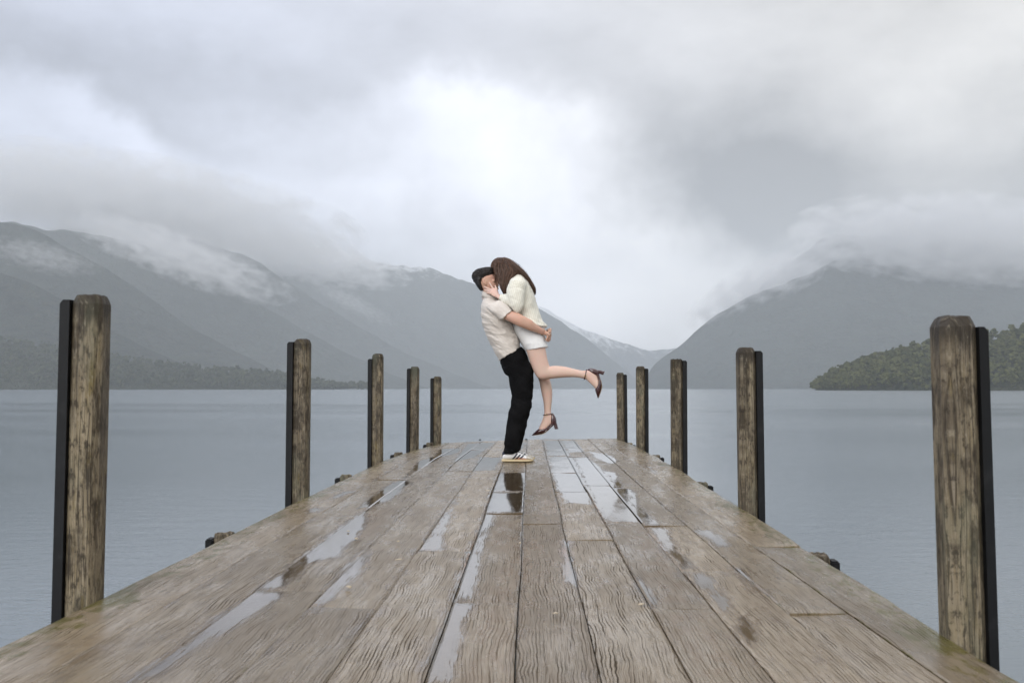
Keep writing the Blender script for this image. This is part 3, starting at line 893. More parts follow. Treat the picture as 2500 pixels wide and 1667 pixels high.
def chain(pts, n=12, m=3):
    """round limb through (x, y, z, radius) points in metres"""
    pts = np.array(pts, float)
    S = []
    for i, p in enumerate(pts):
        q0 = pts[max(i - 1, 0)][:3]; q1 = pts[min(i + 1, len(pts) - 1)][:3]
        d = q1 - q0; d /= np.linalg.norm(d) + 1e-9
        up = np.array([0, 1, 0]) if abs(d[1]) < 0.9 else np.array([1, 0, 0])
        a = np.cross(d, up); a /= np.linalg.norm(a); b = np.cross(d, a)
        S.append((p[:3], a * p[3], b * p[3]))
    return loft3(S, n=n, m=m, expo=2.0)

def ball(c, r, n=10):
    c = np.asarray(c, float); r = np.broadcast_to(np.asarray(r, float), 3)
    ph = np.linspace(-math.pi / 2, math.pi / 2, n)
    S = [(c + np.array([0, 0, r[2] * math.sin(p)]), np.array([r[0] * max(math.cos(p), 0.02), 0, 0]), np.array([0, r[1] * max(math.cos(p), 0.02), 0])) for p in ph]
    return loft3(S, n=14, m=1, expo=2.0)

def join(parts):
    V, F, k = [], [], 0
    for v, f in parts:
        V.append(np.asarray(v)); F += [tuple(i + k for i in q) for q in f]; k += len(v)
    return np.concatenate(V), F

def solid(name, parts, mat, parent, voxel=0.005, smooth=4, disp=None):
    """one continuous skin over overlapping shapes"""
    V, F = join(parts)
    tmp = mesh_obj('tmp', V, F, None)
    bm = bmesh.new(); bm.from_mesh(tmp.data); bmesh.ops.recalc_face_normals(bm, faces=bm.faces[:]); bm.to_mesh(tmp.data); bm.free()
    r = tmp.modifiers.new('r', 'REMESH'); r.mode = 'VOXEL'; r.voxel_size = voxel
    if smooth:
        s = tmp.modifiers.new('s', 'SMOOTH'); s.factor = 0.5; s.iterations = smooth
    dg = bpy.context.evaluated_depsgraph_get()
    me = bpy.data.meshes.new_from_object(tmp.evaluated_get(dg))
    old = tmp.data
    bpy.data.objects.remove(tmp); bpy.data.meshes.remove(old)
    me.name = name
    if disp is not None:
        n = len(me.vertices)
        co = np.zeros(n * 3); no = np.zeros(n * 3)
        me.vertices.foreach_get('co', co); me.vertices.foreach_get('normal', no)
        co = co.reshape(-1, 3); no = no.reshape(-1, 3)
        co = co + no * disp(co, no)[:, None]
        me.vertices.foreach_set('co', co.ravel())
        me.update()
    me.shade_smooth()
    me.materials.clear(); me.materials.append(mat)
    o = bpy.data.objects.new(name, me); col.objects.link(o); o.parent = parent
    return o

def plain(name, parts, mat, parent, smooth=True):
    V, F = join(parts)
    o = mesh_obj(name, V, F, mat, parent, smooth)
    bm = bmesh.new(); bm.from_mesh(o.data); bmesh.ops.recalc_face_normals(bm, faces=bm.faces[:]); bm.to_mesh(o.data); bm.free()
    return o

# ---- materials
def mat_skin(name, base, red):
    m, nt, out = material(name)
    tc_ = nt.new('ShaderNodeTexCoord')
    n = nt.noise(tc_.outputs['Object'], 9.0, 4, 0.6)
    c = nt.mixc(nt.ramp(n, 0.35, 0.75), base, red)
    f = nt.noise(tc_.outputs['Object'], 260.0, 2, 0.5)
    principled(nt, out, Base_Color=c, Roughness=0.48, Specular_IOR_Level=0.35, Subsurface_Weight=0.12, Subsurface_Radius=(0.010, 0.004, 0.002), Subsurface_Scale=0.6, Normal=nt.bump(f, 0.10, 0.001))
    return m

def mat_cloth(name, c0, c1, weave=900.0, bump=0.25, rough=0.85, sheen=0.15, spec=0.2):
    m, nt, out = material(name)
    tc_ = nt.new('ShaderNodeTexCoord')
    o = tc_.outputs['Object']
    n = nt.noise(o, 7.0, 4, 0.6)
    n2 = nt.noise(nt.vmath('MULTIPLY', o, (1, 1, 0.25)), weave * 0.35, 2, 0.5)
    c = nt.mixc(nt.ramp(nt.math('MULTIPLY_ADD', n2, 0.4, nt.math('MULTIPLY', n, 0.6)), 0.35, 0.65), c0, c1)
    fold = nt.noise(nt.vmath('MULTIPLY', o, (9, 9, 16)), 1.0, 3, 0.55)
    h = nt.math('ADD', nt.math('MULTIPLY', n2, 0.10), nt.math('MULTIPLY', fold, 1.0))
    principled(nt, out, Base_Color=c, Roughness=rough, Specular_IOR_Level=spec, Sheen_Weight=sheen, Normal=nt.bump(h, bump, 0.012))
    return m

def mat_knit():
    m, nt, out = material('cream_rib_knit')
    tc_ = nt.new('ShaderNodeTexCoord')
    o = tc_.outputs['Object']
    x, y, z = nt.sep(o)
    w = nt.math('ADD', x, nt.math('MULTIPLY', z, 0.28))
    w = nt.math('ADD', w, nt.math('MULTIPLY', nt.noise(o, 8.0, 2, 0.5), 0.02))
    rib = nt.math('SINE', nt.math('MULTIPLY', w, 330.0))
    n = nt.noise(o, 120.0, 3, 0.6)
    h = nt.math('ADD', nt.math('MULTIPLY', rib, 0.5), nt.math('MULTIPLY', n, 0.6))
    c = nt.mixc(nt.ramp(rib, -1, 1), (0.81, 0.78, 0.67), (0.88, 0.855, 0.75))
    principled(nt, out, Base_Color=c, Roughness=0.95, Specular_IOR_Level=0.1, Sheen_Weight=0.3, Normal=nt.bump(h, 0.38, 0.004))
    return m

def mat_hair(name, c0, c1, rough=0.38):
    m, nt, out = material(name)
    at = nt.new('ShaderNodeAttribute'); at.attribute_name = 'tone'
    tc_ = nt.new('ShaderNodeTexCoord')
    n = nt.noise(nt.vmath('MULTIPLY', tc_.outputs['Object'], (90, 90, 18)), 1.0, 3, 0.6)
    c = nt.mixc(nt.math('MULTIPLY_ADD', n, 0.5, nt.math('MULTIPLY', at.outputs['Fac'], 0.6)), c0, c1)
    principled(nt, out, Base_Color=c, Roughness=rough, Specular_IOR_Level=0.45, Normal=nt.bump(n, 0.5, 0.004))
    return m

def mat_simple(name, c, rough=0.5, metal=0.0, coat=0.0, spec=0.5, nscale=40.0):
    m, nt, out = material(name)
    tc_ = nt.new('ShaderNodeTexCoord')
    n = nt.noise(tc_.outputs['Object'], nscale, 3, 0.6)
    cc = nt.mixc(n, tuple(v * 0.85 for v in c), tuple(min(1, v * 1.12) for v in c))
    principled(nt, out, Base_Color=cc, Roughness=rough, Metallic=metal, Coat_Weight=coat, Coat_Roughness=0.05, Specular_IOR_Level=spec, Normal=nt.bump(n, 0.05, 0.002))
    return m

SKIN_M = mat_skin('skin_warm', (0.66, 0.415, 0.305), (0.72, 0.40, 0.305))
SKIN_W = mat_skin('skin_fair', (0.76, 0.555, 0.455), (0.78, 0.52, 0.435))
LINEN = mat_cloth('beige_linen', (0.66, 0.60, 0.54), (0.76, 0.70, 0.635), bump=0.35)
BLACK = mat_cloth('black_cotton', (0.0045, 0.0045, 0.005), (0.012, 0.012, 0.013), bump=0.7, rough=0.95, sheen=0.0, spec=0.06)
WHITE = mat_cloth('white_cotton', (0.86, 0.86, 0.85), (0.91, 0.91, 0.90), bump=0.3)
KNIT = mat_knit()
HAIR_M = mat_hair('near_black_hair', (0.003, 0.0026, 0.0026), (0.040, 0.031, 0.026), 0.42)
HAIR_W = mat_hair('brown_hair', (0.012, 0.006, 0.004), (0.155, 0.078, 0.046), 0.36)
LEATHER_W = mat_simple('white_leather', (0.90, 0.90, 0.90), 0.45)
SUEDE = mat_simple('pale_suede', (0.66, 0.62, 0.55), 0.9)
GUM = mat_simple('cream_rubber', (0.66, 0.54, 0.33), 0.55)
NAVY = mat_simple('navy_trim', (0.010, 0.014, 0.035), 0.5)
PATENT = mat_simple('burgundy_patent', (0.050, 0.010, 0.013), 0.16, coat=0.8, spec=0.6)
TAN = mat_simple('tan_sole', (0.35, 0.24, 0.14), 0.6)
GOLD = mat_simple('gold', (0.75, 0.55, 0.25), 0.25, metal=1.0)
SILVER = mat_simple('silver', (0.8, 0.8, 0.82), 0.2, metal=1.0)
PATENT_D = PATENT

# ---- heads: profile in head space (f forward, u up, cm about the ear hole)
HEAD_SECS = [(12.4, -3.0, 2.2, 2.2), (11.4, -5.8, 5.2, 4.8), (9.0, -8.2, 8.0, 6.7), (6.5, -9.3, 9.1, 7.4), (4.0, -9.5, 9.6, 7.6), (2.6, -9.2, 9.1, 7.5),
             (0.5, -8.4, 9.1, 7.1), (-1.5, -7.2, 9.3, 6.8), (-3.8, -6.0, 9.7, 6.3), (-5.5, -4.0, 9.2, 5.8), (-7.2, -1.0, 9.4, 4.9), (-8.2, 2.5, 8.4, 3.2)]
class Head:
    def __init__(s, cx, cy, yc, pitch, face, scale=1.0, roll=0.0):
        s.c = P(cx, cy, yc); s.k = 0.01 * scale; a = R(pitch)
        s.f = np.array([face * math.cos(a), 0, math.sin(a)]); s.u = np.array([-face * math.sin(a), 0, math.cos(a)]); s.w = np.array([0.0, 1.0, 0.0])
        if roll:
            r = R(roll); u, w = s.u, s.w
            s.u = u * math.cos(r) + w * math.sin(r); s.w = w * math.cos(r) - u * math.sin(r)
    def at(s, f, u, w=0.0): return s.c + s.k * (f * s.f + u * s.u + w * s.w)
    def vec(s, f, u, w=0.0): return s.k * (f * s.f + u * s.u + w * s.w)
    def shell(s, secs, **kw):
        S = [(s.at((b + f) / 2, u), s.vec((f - b) / 2, 0), s.vec(0, 0, w)) for (u, b, f, w) in secs]
        return loft3(S, **kw)
    def blob(s, f, u, w, rf, ru, rw):
        V, F = ball((0, 0, 0), (1, 1, 1))
        V = s.at(f, u, w) + s.k * (V[:, 0:1] * rf * s.f + V[:, 2:3] * ru * s.u + V[:, 1:2] * rw * s.w)
        return V, F
    def tube(s, pts, **kw): return chain([(*s.at(p[0], p[1], p[2]), p[3] * s.k) for p in pts], **kw)
    def parts(s):
        out = [s.shell(HEAD_SECS, n=28)]
        out.append(s.tube([(9.0, 3.0, 0, 0.7), (9.9, 1.6, 0, 0.85), (11.0, -0.2, 0, 1.05), (11.6, -1.2, 0, 1.15), (10.6, -2.0, 0, 1.0)], n=10))      # nose
        for w in (-1, 1):
            out.append(s.blob(10.4, -1.6, w * 1.2, 0.9, 0.7, 0.7))                 # nostril wings
            out.append(s.blob(8.2, 3.9, w * 3.2, 1.5, 0.8, 2.2))                   # brow ridge
            out.append(s.blob(7.9, 2.3, w * 3.2, 1.2, 0.95, 1.4))                  # closed eyelid
            out.append(s.blob(6.5, 0.2, w * 4.4, 2.2, 1.6, 1.8))                   # cheek bone
            out.append(s.tube([(-0.4, 2.6, w * 7.3, 0.5), (-1.4, 2.4, w * 8.1, 0.55), (-2.0, 1.2, w * 8.6, 0.6), (-1.7, -0.4, w * 8.4, 0.55), (-0.8, -1.8, w * 7.6, 0.6), (0.2, -2.6, w * 7.0, 0.55)], n=8))   # ear rim
            out.append(s.blob(-0.6, 0.4, w * 7.3, 1.2, 2.3, 0.7))                  # ear bowl
            out.append(s.blob(0.4, 0.0, w * 7.3, 0.5, 0.7, 0.6))
        out.append(s.blob(10.0, -3.4, 0, 0.8, 0.55, 2.0)); out.append(s.blob(9.9, -4.5, 0, 0.85, 0.65, 1.8))     # lips
        out.append(s.blob(9.0, -6.9, 0, 1.2, 1.2, 1.9))                                                         # chin
        return out

def finger(pts, r0, r1):
    k = len(pts)
    return chain([(*p, r0 + (r1 - r0) * i / (k - 1)) for i, p in enumerate(pts)] + [(*(np.array(pts[-1]) + (np.array(pts[-1]) - np.array(pts[-2])) * 0.15), r1 * 0.5)], n=10)

def add_tone(o, seed=0, lo=0.0, hi=1.0):
    at = o.data.attributes.new('tone', 'FLOAT', 'POINT')
    at.data.foreach_set('value', np.random.default_rng(seed).uniform(lo, hi, len(o.data.vertices)).astype(np.float32))

def strands(name, lines, radius, mat, parent, seed=0):
    """many tapering three-sided hairs in one mesh; lines: arrays (k, 3)"""
    rr = np.random.default_rng(seed)
    V, F, T, base = [], [], [], 0
    for ln in lines:
        k = len(ln)
        d = np.gradient(ln, axis=0); d /= np.linalg.norm(d, axis=1)[:, None] + 1e-9
        a = np.cross(d, rr.standard_normal(3)); a /= np.linalg.norm(a, axis=1)[:, None] + 1e-9
        b = np.cross(d, a)
        t = np.linspace(0, 1, k)
        r = radius * rr.uniform(0.6, 1.3) * np.clip(np.minimum(1.2, 3.0 * (1 - t) + 0.12), 0.1, 1)
        for q in range(3):
            an = 2 * math.pi * q / 3
            V.append(ln + (a * math.cos(an) + b * math.sin(an)) * r[:, None])
        for j in range(k - 1):
            for q in range(3):
                q2 = (q + 1) % 3
                F.append((base + q * k + j, base + q2 * k + j, base + q2 * k + j + 1, base + q * k + j + 1))
        T.append(np.full(3 * k, rr.uniform(0, 1)))
        base += 3 * k
    o = mesh_obj(name, np.concatenate(V), F, mat, parent)
    at = o.data.attributes.new('tone', 'FLOAT', 'POINT')
    at.data.foreach_set('value', np.concatenate(T).astype(np.float32))
    return o

def loft_lines(secs, count, rr, lo=0.9, hi=1.06, m=5, t0=(0, 0.15), t1=(0.75, 1.0), wob=0.004, th=None, expo=2.2):
    """hair lines running lengthwise along a loft's skin; secs as in loft()"""
    S = []
    for (ax, ay, bx, by, yc, hd) in secs:
        A, B = P(ax, ay, yc), P(bx, by, yc)
        S.append(np.concatenate([(A + B) / 2, (B - A) / 2, [0, hd, 0]]))
    a = catmull(S, m); n = len(a)
    out = []
    for _ in range(count):
        ang = rr.uniform(*(th or (0, 2 * math.pi)))
        s0 = int(rr.uniform(*t0) * (n - 1)); s1 = int(rr.uniform(*t1) * (n - 1))
        if s1 - s0 < 4: continue
        q = a[s0:s1 + 1]
        k = len(q)
        rad = rr.uniform(lo, hi)
        angs = ang + rr.uniform(-0.5, 0.5) * np.linspace(0, 1, k) + 0.06 * np.sin(np.linspace(0, rr.uniform(3, 9), k) + rr.uniform(0, 6))
        c = np.cos(angs); s = np.sin(angs)
        c = np.sign(c) * np.abs(c) ** (2 / expo); s = np.sign(s) * np.abs(s) ** (2 / expo)
        ln = q[:, 0:3] + rad * (c[:, None] * q[:, 3:6] + s[:, None] * q[:, 6:9])
        ln += wob * np.stack([np.sin(np.linspace(0, rr.uniform(2, 8), k) + rr.uniform(0, 6)) for _ in range(3)], 1) * np.linspace(0.2, 1, k)[:, None]
        out.append(ln)
    return out

def fold_noise(co, fx, fz, seed):
    return fbm(co[:, 0] * fx + co[:, 1] * fx * 0.8, co[:, 2] * fz + co[:, 1] * 2.0, seed, 3)

# ================================================================== MAN
man = empty('person', FIG)
tag(man, 'man in beige shirt and black trousers lifting and kissing the woman', 'person', 'embracing couple')
hm = Head(1187, 691, -0.012, 11, 1, 1.0)

def man_arm(sg, near):
    """shirt-sleeved arm reaching round her, hand clasped behind; sg = side (-1 near camera)"""
    o = 0 if near else 2
    return [loft([(1196, 758, 1226, 742, sg * 0.165, 0.055), (1212, 770, 1238, 752, sg * 0.20, 0.052), (1230, 782, 1251, 764, sg * 0.232, 0.049),
                  (1251, 793, 1268, 770, sg * 0.25, 0.047), (1267, 801, 1278, 776, sg * 0.255, 0.044), (1280, 806, 1288, 781, sg * 0.248, 0.042), (1293, 811, 1299, 787, sg * 0.232, 0.042),
                  (1306, 815, 1311, 797, sg * 0.20, 0.036), (1318, 818, 1322, 803, sg * 0.165, 0.030), (1327, 820, 1331, 808, sg * 0.128, 0.026)], n=20)]

mb = hm.parts()
mb.append(loft([(1179, 706, 1209, 708, -0.006, 0.060), (1179, 718, 1211, 722, -0.004, 0.060), (1178, 730, 1216, 734, 0, 0.068), (1180, 745, 1226, 745, 0, 0.14)], n=24))       # neck
mb.append(loft([(1180, 742, 1230, 745, 0, 0.15), (1179, 765, 1240, 766, 0, 0.165), (1190, 805, 1250, 802, 0, 0.15), (1212, 850, 1256, 834, 0, 0.14), (1230, 885, 1266, 868, 0, 0.135), (1240, 905, 1282, 893, 0, 0.145)], n=28))  # torso
for sg in (-1, 1):
    mb.append(loft([(1238, 895, 1290, 890, sg * 0.08, 0.07), (1250, 940, 1294, 940, sg * 0.08, 0.068), (1256, 985, 1290, 985, sg * 0.08, 0.055), (1248, 1020, 1282, 1020, sg * 0.085, 0.052), (1240, 1075, 1264, 1075, sg * 0.095, 0.038), (1236, 1108, 1258, 1108, sg * 0.10, 0.036)], n=18))
    mb.append(loft([(1234, 1104, 1234, 1118, sg * 0.10, 0.028), (1252, 1100, 1252, 1119, sg * 0.10, 0.034), (1280, 1111, 1280, 1120, sg * 0.105, 0.038), (1296, 1115, 1296, 1120, sg * 0.105, 0.03)], n=14))
    mb += man_arm(sg, sg < 0)
# near hand: wrist bends, palm flat behind her, fingers hanging down
mb.append(loft3([(P(1328, 813.5, -0.13), np.array([0.008, 0, 0.020]), np.array([0.010, 0.014, 0])), (P(1333.5, 816, -0.118), np.array([0.010, 0, 0.015]), np.array([0.012, 0.026, 0])),
                 (P(1337.5, 820.5, -0.105), np.array([0.0125, 0, 0.006]), np.array([0.006, 0.038, 0])), (P(1339, 825.5, -0.10), np.array([0.0115, 0, 0.002]), np.array([0.003, 0.038, 0]))], n=16))
for (yy, ln, ox) in ((-0.134, 0.74, -3.4), (-0.112, 0.92, -0.9), (-0.090, 0.98, 1.7), (-0.068, 0.88, 4.2)):
    mb.append(finger([P(1338.2 + ox * 0.5, 823.5, yy), P(1339.0 + ox, 823.5 + 5.6 * ln, yy + 0.002), P(1337.8 + ox, 823.5 + 9.8 * ln, yy + 0.004), P(1335.4 + ox, 823.5 + 12.6 * ln, yy + 0.006)], 0.0088, 0.0070))
mb.append(finger([P(1334, 815.5, -0.14), P(1338, 817.5, -0.150), P(1341.5, 821.5, -0.146)], 0.0105, 0.0084))
# far hand: reaches round from behind and closes over the near one, fingers towards the camera
mb.append(loft3([(P(1329, 812, 0.13), np.array([0.008, 0, 0.020]), np.array([0.010, -0.014, 0])), (P(1337, 811, 0.08), np.array([0.006, 0, 0.034]), np.array([0.012, -0.012, 0])),
                 (P(1342, 811.5, 0.025), np.array([0.002, 0, 0.037]), np.array([0.013, -0.004, 0])), (P(1343.5, 812, -0.015), np.array([0, 0, 0.035]), np.array([0.012, 0, 0]))], n=16))
for (dz, ln) in ((-8.2, 0.92), (-2.7, 1.05), (2.8, 1.0), (8.0, 0.80)):
    mb.append(finger([P(1343.5, 812 + dz, -0.01), P(1344.6, 813 + dz, -0.05 * ln), P(1343.2, 814.5 + dz, -0.095 * ln), P(1339.2, 815.8 + dz, -0.128 * ln)], 0.0098, 0.0080))
man_body = solid('body', mb, SKIN_M, man, voxel=0.0045, smooth=3)

# shirt
def shirt_disp(co, no):
    x, y, z = co[:, 0], co[:, 1], co[:, 2]
    q = x * 0.55 + z * 1.0            # folds run across the leaning back
    r = x * 1.0 - z * 0.4
    f1 = np.abs(fbm(r * 7 + y * 3, q * 17, 5, 3)) * -0.020 + 0.004
    f2 = 0.010 * fbm(r * 9 + 4, q * 26 + y * 4, 9, 3)
    low = smooth01((1.42 - z) / 0.2)
    return (f1 * (0.45 + 0.75 * low) + f2 * 0.8)
sb = [loft([(1219.5, 881, 1271, 853, 0, 0.172), (1212, 868, 1270, 845, 0, 0.172), (1203, 851, 1267, 830, 0, 0.170), (1193, 830, 1263, 816, 0, 0.168), (1183, 807, 1257, 800, 0, 0.175),
            (1177, 784, 1250, 785, 0, 0.185), (1173, 766, 1246, 768, 0, 0.195), (1174, 753, 1240, 752, 0, 0.198), (1176.5, 742, 1230, 743, 0, 0.175), (1178.5, 733, 1221, 737, 0, 0.115), (1179.5, 724, 1214, 732, 0, 0.078)], n=36, m=5)]
for sg in (-1, 1):
    sb.append(loft([(1186, 752, 1220, 736, sg * 0.135, 0.07), (1196, 762, 1230, 741, sg * 0.175, 0.067), (1209, 773, 1241, 750, sg * 0.205, 0.066), (1225.5, 784, 1252.5, 761, sg * 0.230, 0.066), (1227, 785, 1254, 762, sg * 0.232, 0.066)], n=28))
solid('shirt', sb, LINEN, man, voxel=0.0045, smooth=4, disp=shirt_disp)
# collar: standing band folded over
ring = []
NS = 26
def collar_ring(cx, cy, ax, ay, hd, z):
    th = np.linspace(0.55, 2 * math.pi - 0.55, NS)
    return np.array([P(cx + ax * math.cos(t), cy + ay * math.cos(t), hd * math.sin(t)) for t in th])
c0 = collar_ring(1196.5, 727, 18.6, 6, 0.080, 0); c1 = collar_ring(1195, 718, 16.5, 6.5, 0.068, 0); c2 = collar_ring(1195.5, 718.5, 18.2, 6.8, 0.075, 0); c3 = collar_ring(1197, 731.5, 20.6, 6, 0.090, 0)
CV = np.concatenate([c0, c1, c2, c3]); CF = [(k * NS + i, k * NS + i + 1, (k + 1) * NS + i + 1, (k + 1) * NS + i) for k in range(3) for i in range(NS - 1)]
co_ = mesh_obj('collar', CV, CF, LINEN, man)
sm_ = co_.modifiers.new('thick', 'SOLIDIFY'); sm_.thickness = 0.003

# trousers
def trouser_disp(co, no):
    x, y, z = co[:, 0], co[:, 1], co[:, 2]
    f = np.abs(fbm(x * 7 + y * 4, z * 9 + x * 9, 15, 3)) * -0.017 + 0.003
    knee = np.exp(-((z - 0.52) / 0.10) ** 2) + 0.9 * np.exp(-((z - 0.09) / 0.08) ** 2) + 0.5 * np.exp(-((z - 0.83) / 0.08) ** 2)
    g = 0.014 * fbm(x * 5, z * 34 + x * 14, 25, 3) * knee
    return f + g
tb = [loft([(1221, 876, 1273, 846, 0, 0.158), (1222, 888, 1282, 857, 0, 0.165), (1226, 900, 1289, 872, 0, 0.168), (1233, 913, 1294, 890, 0, 0.165), (1242, 918, 1297, 905, 0, 0.15)], n=30)]
for sg in (-1, 1):
    dx_ = 0 if sg < 0 else 3
    tb.append(loft([(1228 + dx_, 900, 1290 + dx_, 880, sg * 0.078, 0.09), (1233 + dx_, 911, 1297 + dx_, 893, sg * 0.08, 0.09), (1241 + dx_, 919, 1300 + dx_, 908, sg * 0.082, 0.088), (1244 + dx_, 934, 1299.5 + dx_, 936, sg * 0.084, 0.086),
                    (1247.5 + dx_, 956, 1298.5 + dx_, 962, sg * 0.086, 0.082), (1250 + dx_, 978, 1296 + dx_, 984, sg * 0.088, 0.078), (1244.5 + dx_, 999, 1293 + dx_, 1000, sg * 0.09, 0.077), (1240 + dx_, 1022, 1287.5 + dx_, 1022, sg * 0.093, 0.074),
                    (1236 + dx_, 1050, 1281 + dx_, 1048, sg * 0.096, 0.070), (1232.5 + dx_, 1079, 1273 + dx_, 1078, sg * 0.10, 0.066), (1230.5 + dx_, 1102, 1267.5 + dx_, 1098, sg * 0.10, 0.064), (1231 + dx_, 1107, 1267.5 + dx_, 1102, sg * 0.10, 0.063)], n=28))
solid('trousers', tb, BLACK, man, voxel=0.005, smooth=4, disp=trouser_disp)

# sneakers
def sneaker(dx_, yc):
    """x positions in frame pixels from the heel; built side-on, toe to +x"""
    def sec(x, top, low, hw): return (1225.6 + dx_ + x, low, 1225.6 + dx_ + x, top, yc, hw)
    up = solid('shoe', [loft([sec(3, 1104, 1119, 0.026), sec(8, 1101, 1119, 0.033), sec(18, 1099.5, 1119, 0.037), sec(28, 1099, 1119, 0.038), sec(38, 1100.5, 1119, 0.039), sec(48, 1105, 1119, 0.042),
                             sec(58, 1109.5, 1119, 0.045), sec(66, 1112.5, 1119, 0.044), sec(72, 1115, 1119, 0.038), sec(75.5, 1117, 1119, 0.028)], n=24, m=4)], LEATHER_W, man, voxel=0.0035, smooth=3)
    def s2(x, top, low, hw): return (1225.6 + dx_ + x, low, 1225.6 + dx_ + x, top, yc, hw)
    plain('sole', [loft([s2(0.4, 1119, 1124.0, 0.016), s2(2, 1118, 1124.4, 0.028), s2(10, 1118, 1124.5, 0.0355), s2(28, 1118.3, 1124.5, 0.0365), s2(45, 1118.3, 1124.5, 0.041), s2(58, 1118, 1124.4, 0.0455), s2(68, 1117.6, 1123.9, 0.0425), s2(74, 1117, 1122.8, 0.0325), s2(77, 1117, 1121.2, 0.017)], n=28, m=4, expo=3.4)], GUM, up)
    plain('toe_cap', [loft([s2(60, 1109.6, 1119, 0.0462), s2(66, 1111.6, 1119, 0.0450), s2(71, 1113.4, 1119, 0.0395), s2(74.5, 1115.2, 1119, 0.030), s2(76.4, 1116.8, 1119, 0.018)], n=20, m=3, expo=2.5)], SUEDE, up)
    plain('heel_tab', [loft([s2(1.8, 1102.0, 1111, 0.018), s2(4, 1099.8, 1110, 0.030), s2(8, 1098.8, 1108, 0.0355), s2(12, 1098.8, 1105, 0.0374)], n=18, m=3)], NAVY, up)
    bvh = BVHTree.FromPolygons([v.co[:] for v in up.data.vertices], [p.vertices[:] for p in up.data.polygons])
    for sd_ in (-1, 1):
        for k in range(3):
            xt, xb = 36.0 + k * 7.6, 25.5 + k * 8.0
            tt, bb = 1104.0 + k * 2.0, 1117.2
            n_ = 7; VV, FF = [], []
            for j in range(n_ + 1):
                t = j / n_
                for w_ in (0.0, 4.3):
                    p = P(1225.6 + dx_ + xb + (xt - xb) * t + w_, bb + (tt - bb) * t, yc + sd_ * 0.3)
                    hit = bvh.ray_cast(Vector(p), Vector((0, -sd_, 0)))[0]
                    yy_ = hit.y if hit is not None else yc + sd_ * 0.03
                    VV.append((p[0], yy_ + sd_ * 0.0042, p[2])); VV.append((p[0], yy_ - sd_ * 0.004, p[2]))
            for j in range(n_):
                a = j * 4
                FF += [(a, a + 2, a + 6, a + 4), (a + 1, a + 5, a + 7, a + 3), (a, a + 4, a + 5, a + 1), (a + 2, a + 3, a + 7, a + 6)]
            plain('stripe', [(np.array(VV), FF)], NAVY, up, smooth=False)
    for k in range(4):
        xx = 39 + k * 4.0; yy = 1100.8 + k * 1.9
        plain('lace', [chain([(*P(1225.6 + dx_ + xx - 1, yy + 2.2, yc - 0.024), 0.0028), (*P(1225.6 + dx_ + xx, yy - 0.3, yc), 0.0032), (*P(1225.6 + dx_ + xx - 1, yy + 2.2, yc + 0.024), 0.0028)], n=6)], LEATHER_W, up)
sneaker(0, -0.10)
sneaker(3.5, 0.105)

# short dark hair: swept mass on top, tapering to the nape
rr = np.random.default_rng(3)
hair_secs = [(13.7, -4.0, 3.0, 2.6), (12.9, -6.8, 6.2, 5.4), (11.1, -9.4, 8.8, 7.2), (9.0, -10.5, 9.7, 7.9), (7.4, -10.9, 9.6, 8.05), (6.2, -11.1, 8.6, 8.05), (5.0, -10.9, 5.6, 7.9), (3.8, -10.6, 2.6, 7.78), (2.4, -10.2, -0.4, 7.66),
             (0.6, -9.5, -2.6, 7.42), (-1.6, -8.5, -3.0, 7.05), (-3.6, -7.4, -3.2, 6.5), (-5.6, -6.4, -3.8, 5.4)]
def hair_disp(co, no):
    return 0.007 * fbm(co[:, 0] * 16 + co[:, 2] * 22, co[:, 2] * 14 - co[:, 0] * 22 + co[:, 1] * 70, 33, 3)
mh = solid('hair', [hm.shell(hair_secs, n=30)], HAIR_M, man, voxel=0.005, smooth=3, disp=hair_disp)
add_tone(mh, 1, 0, 0.3)
tl = []
HS = np.array(hair_secs)[::-1]
def on_shell(p, k=1.0):
    u = min(max(p[1], HS[0, 0]), HS[-1, 0])
    b_, f_, w_ = (np.interp(u, HS[:, 0], HS[:, q]) for q in (1, 2, 3))
    c_, a_ = (b_ + f_) / 2, max((f_ - b_) / 2, 0.3)
    r = math.hypot((p[0] - c_) / a_, p[2] / max(w_, 0.3)) + 1e-6
    return np.array([c_ + (p[0] - c_) / r * k, p[1], p[2] / r * k])
for _ in range(2600):
    u = rr.uniform(-4.6, 13.9); th = rr.uniform(0, 2 * math.pi)
    p = on_shell(np.array([5 * math.cos(th), u, 5 * math.sin(th)]))
    top = smooth01((u - 6.0) / 4.0)
    front = 1.0 if p[0] > -2 else 0.25
    d = np.array([0.85 * front * (0.35 + 0.65 * top), -0.35 - 0.55 * (1 - top), 0.0]) + rr.normal(0, 0.16, 3)
    d /= np.linalg.norm(d)
    L_ = (1.0 + 3.4 * top) * rr.uniform(0.6, 1.15); n_ = 6
    pts = [p]; lift = rr.uniform(-0.01, 0.09) * (0.08 + top)
    for j in range(1, n_):
        q = pts[-1] + d * L_ / n_
        q = q if p[0] > 6.5 and j > 3 else on_shell(q, 1.008 + 0.024 * top + lift * j / n_)     # fringe tips hang free
        pts.append(q)
    tl.append(np.array([hm.at(*q) for q in pts]))
strands('hair_strands', tl[:800], 0.0042, HAIR_M, mh, 4)
strands('fine_hair_strands', tl[800:], 0.0019, HAIR_M, mh, 5)
# eyebrows
for w in (-1, 1):
    eb = plain('eyebrow', [hm.tube([(9.2, 4.3, w * 1.4, 0.25), (8.9, 4.9, w * 3.2, 0.34), (7.4, 4.8, w * 5.2, 0.2)], n=6)], HAIR_M, man); add_tone(eb, 2)
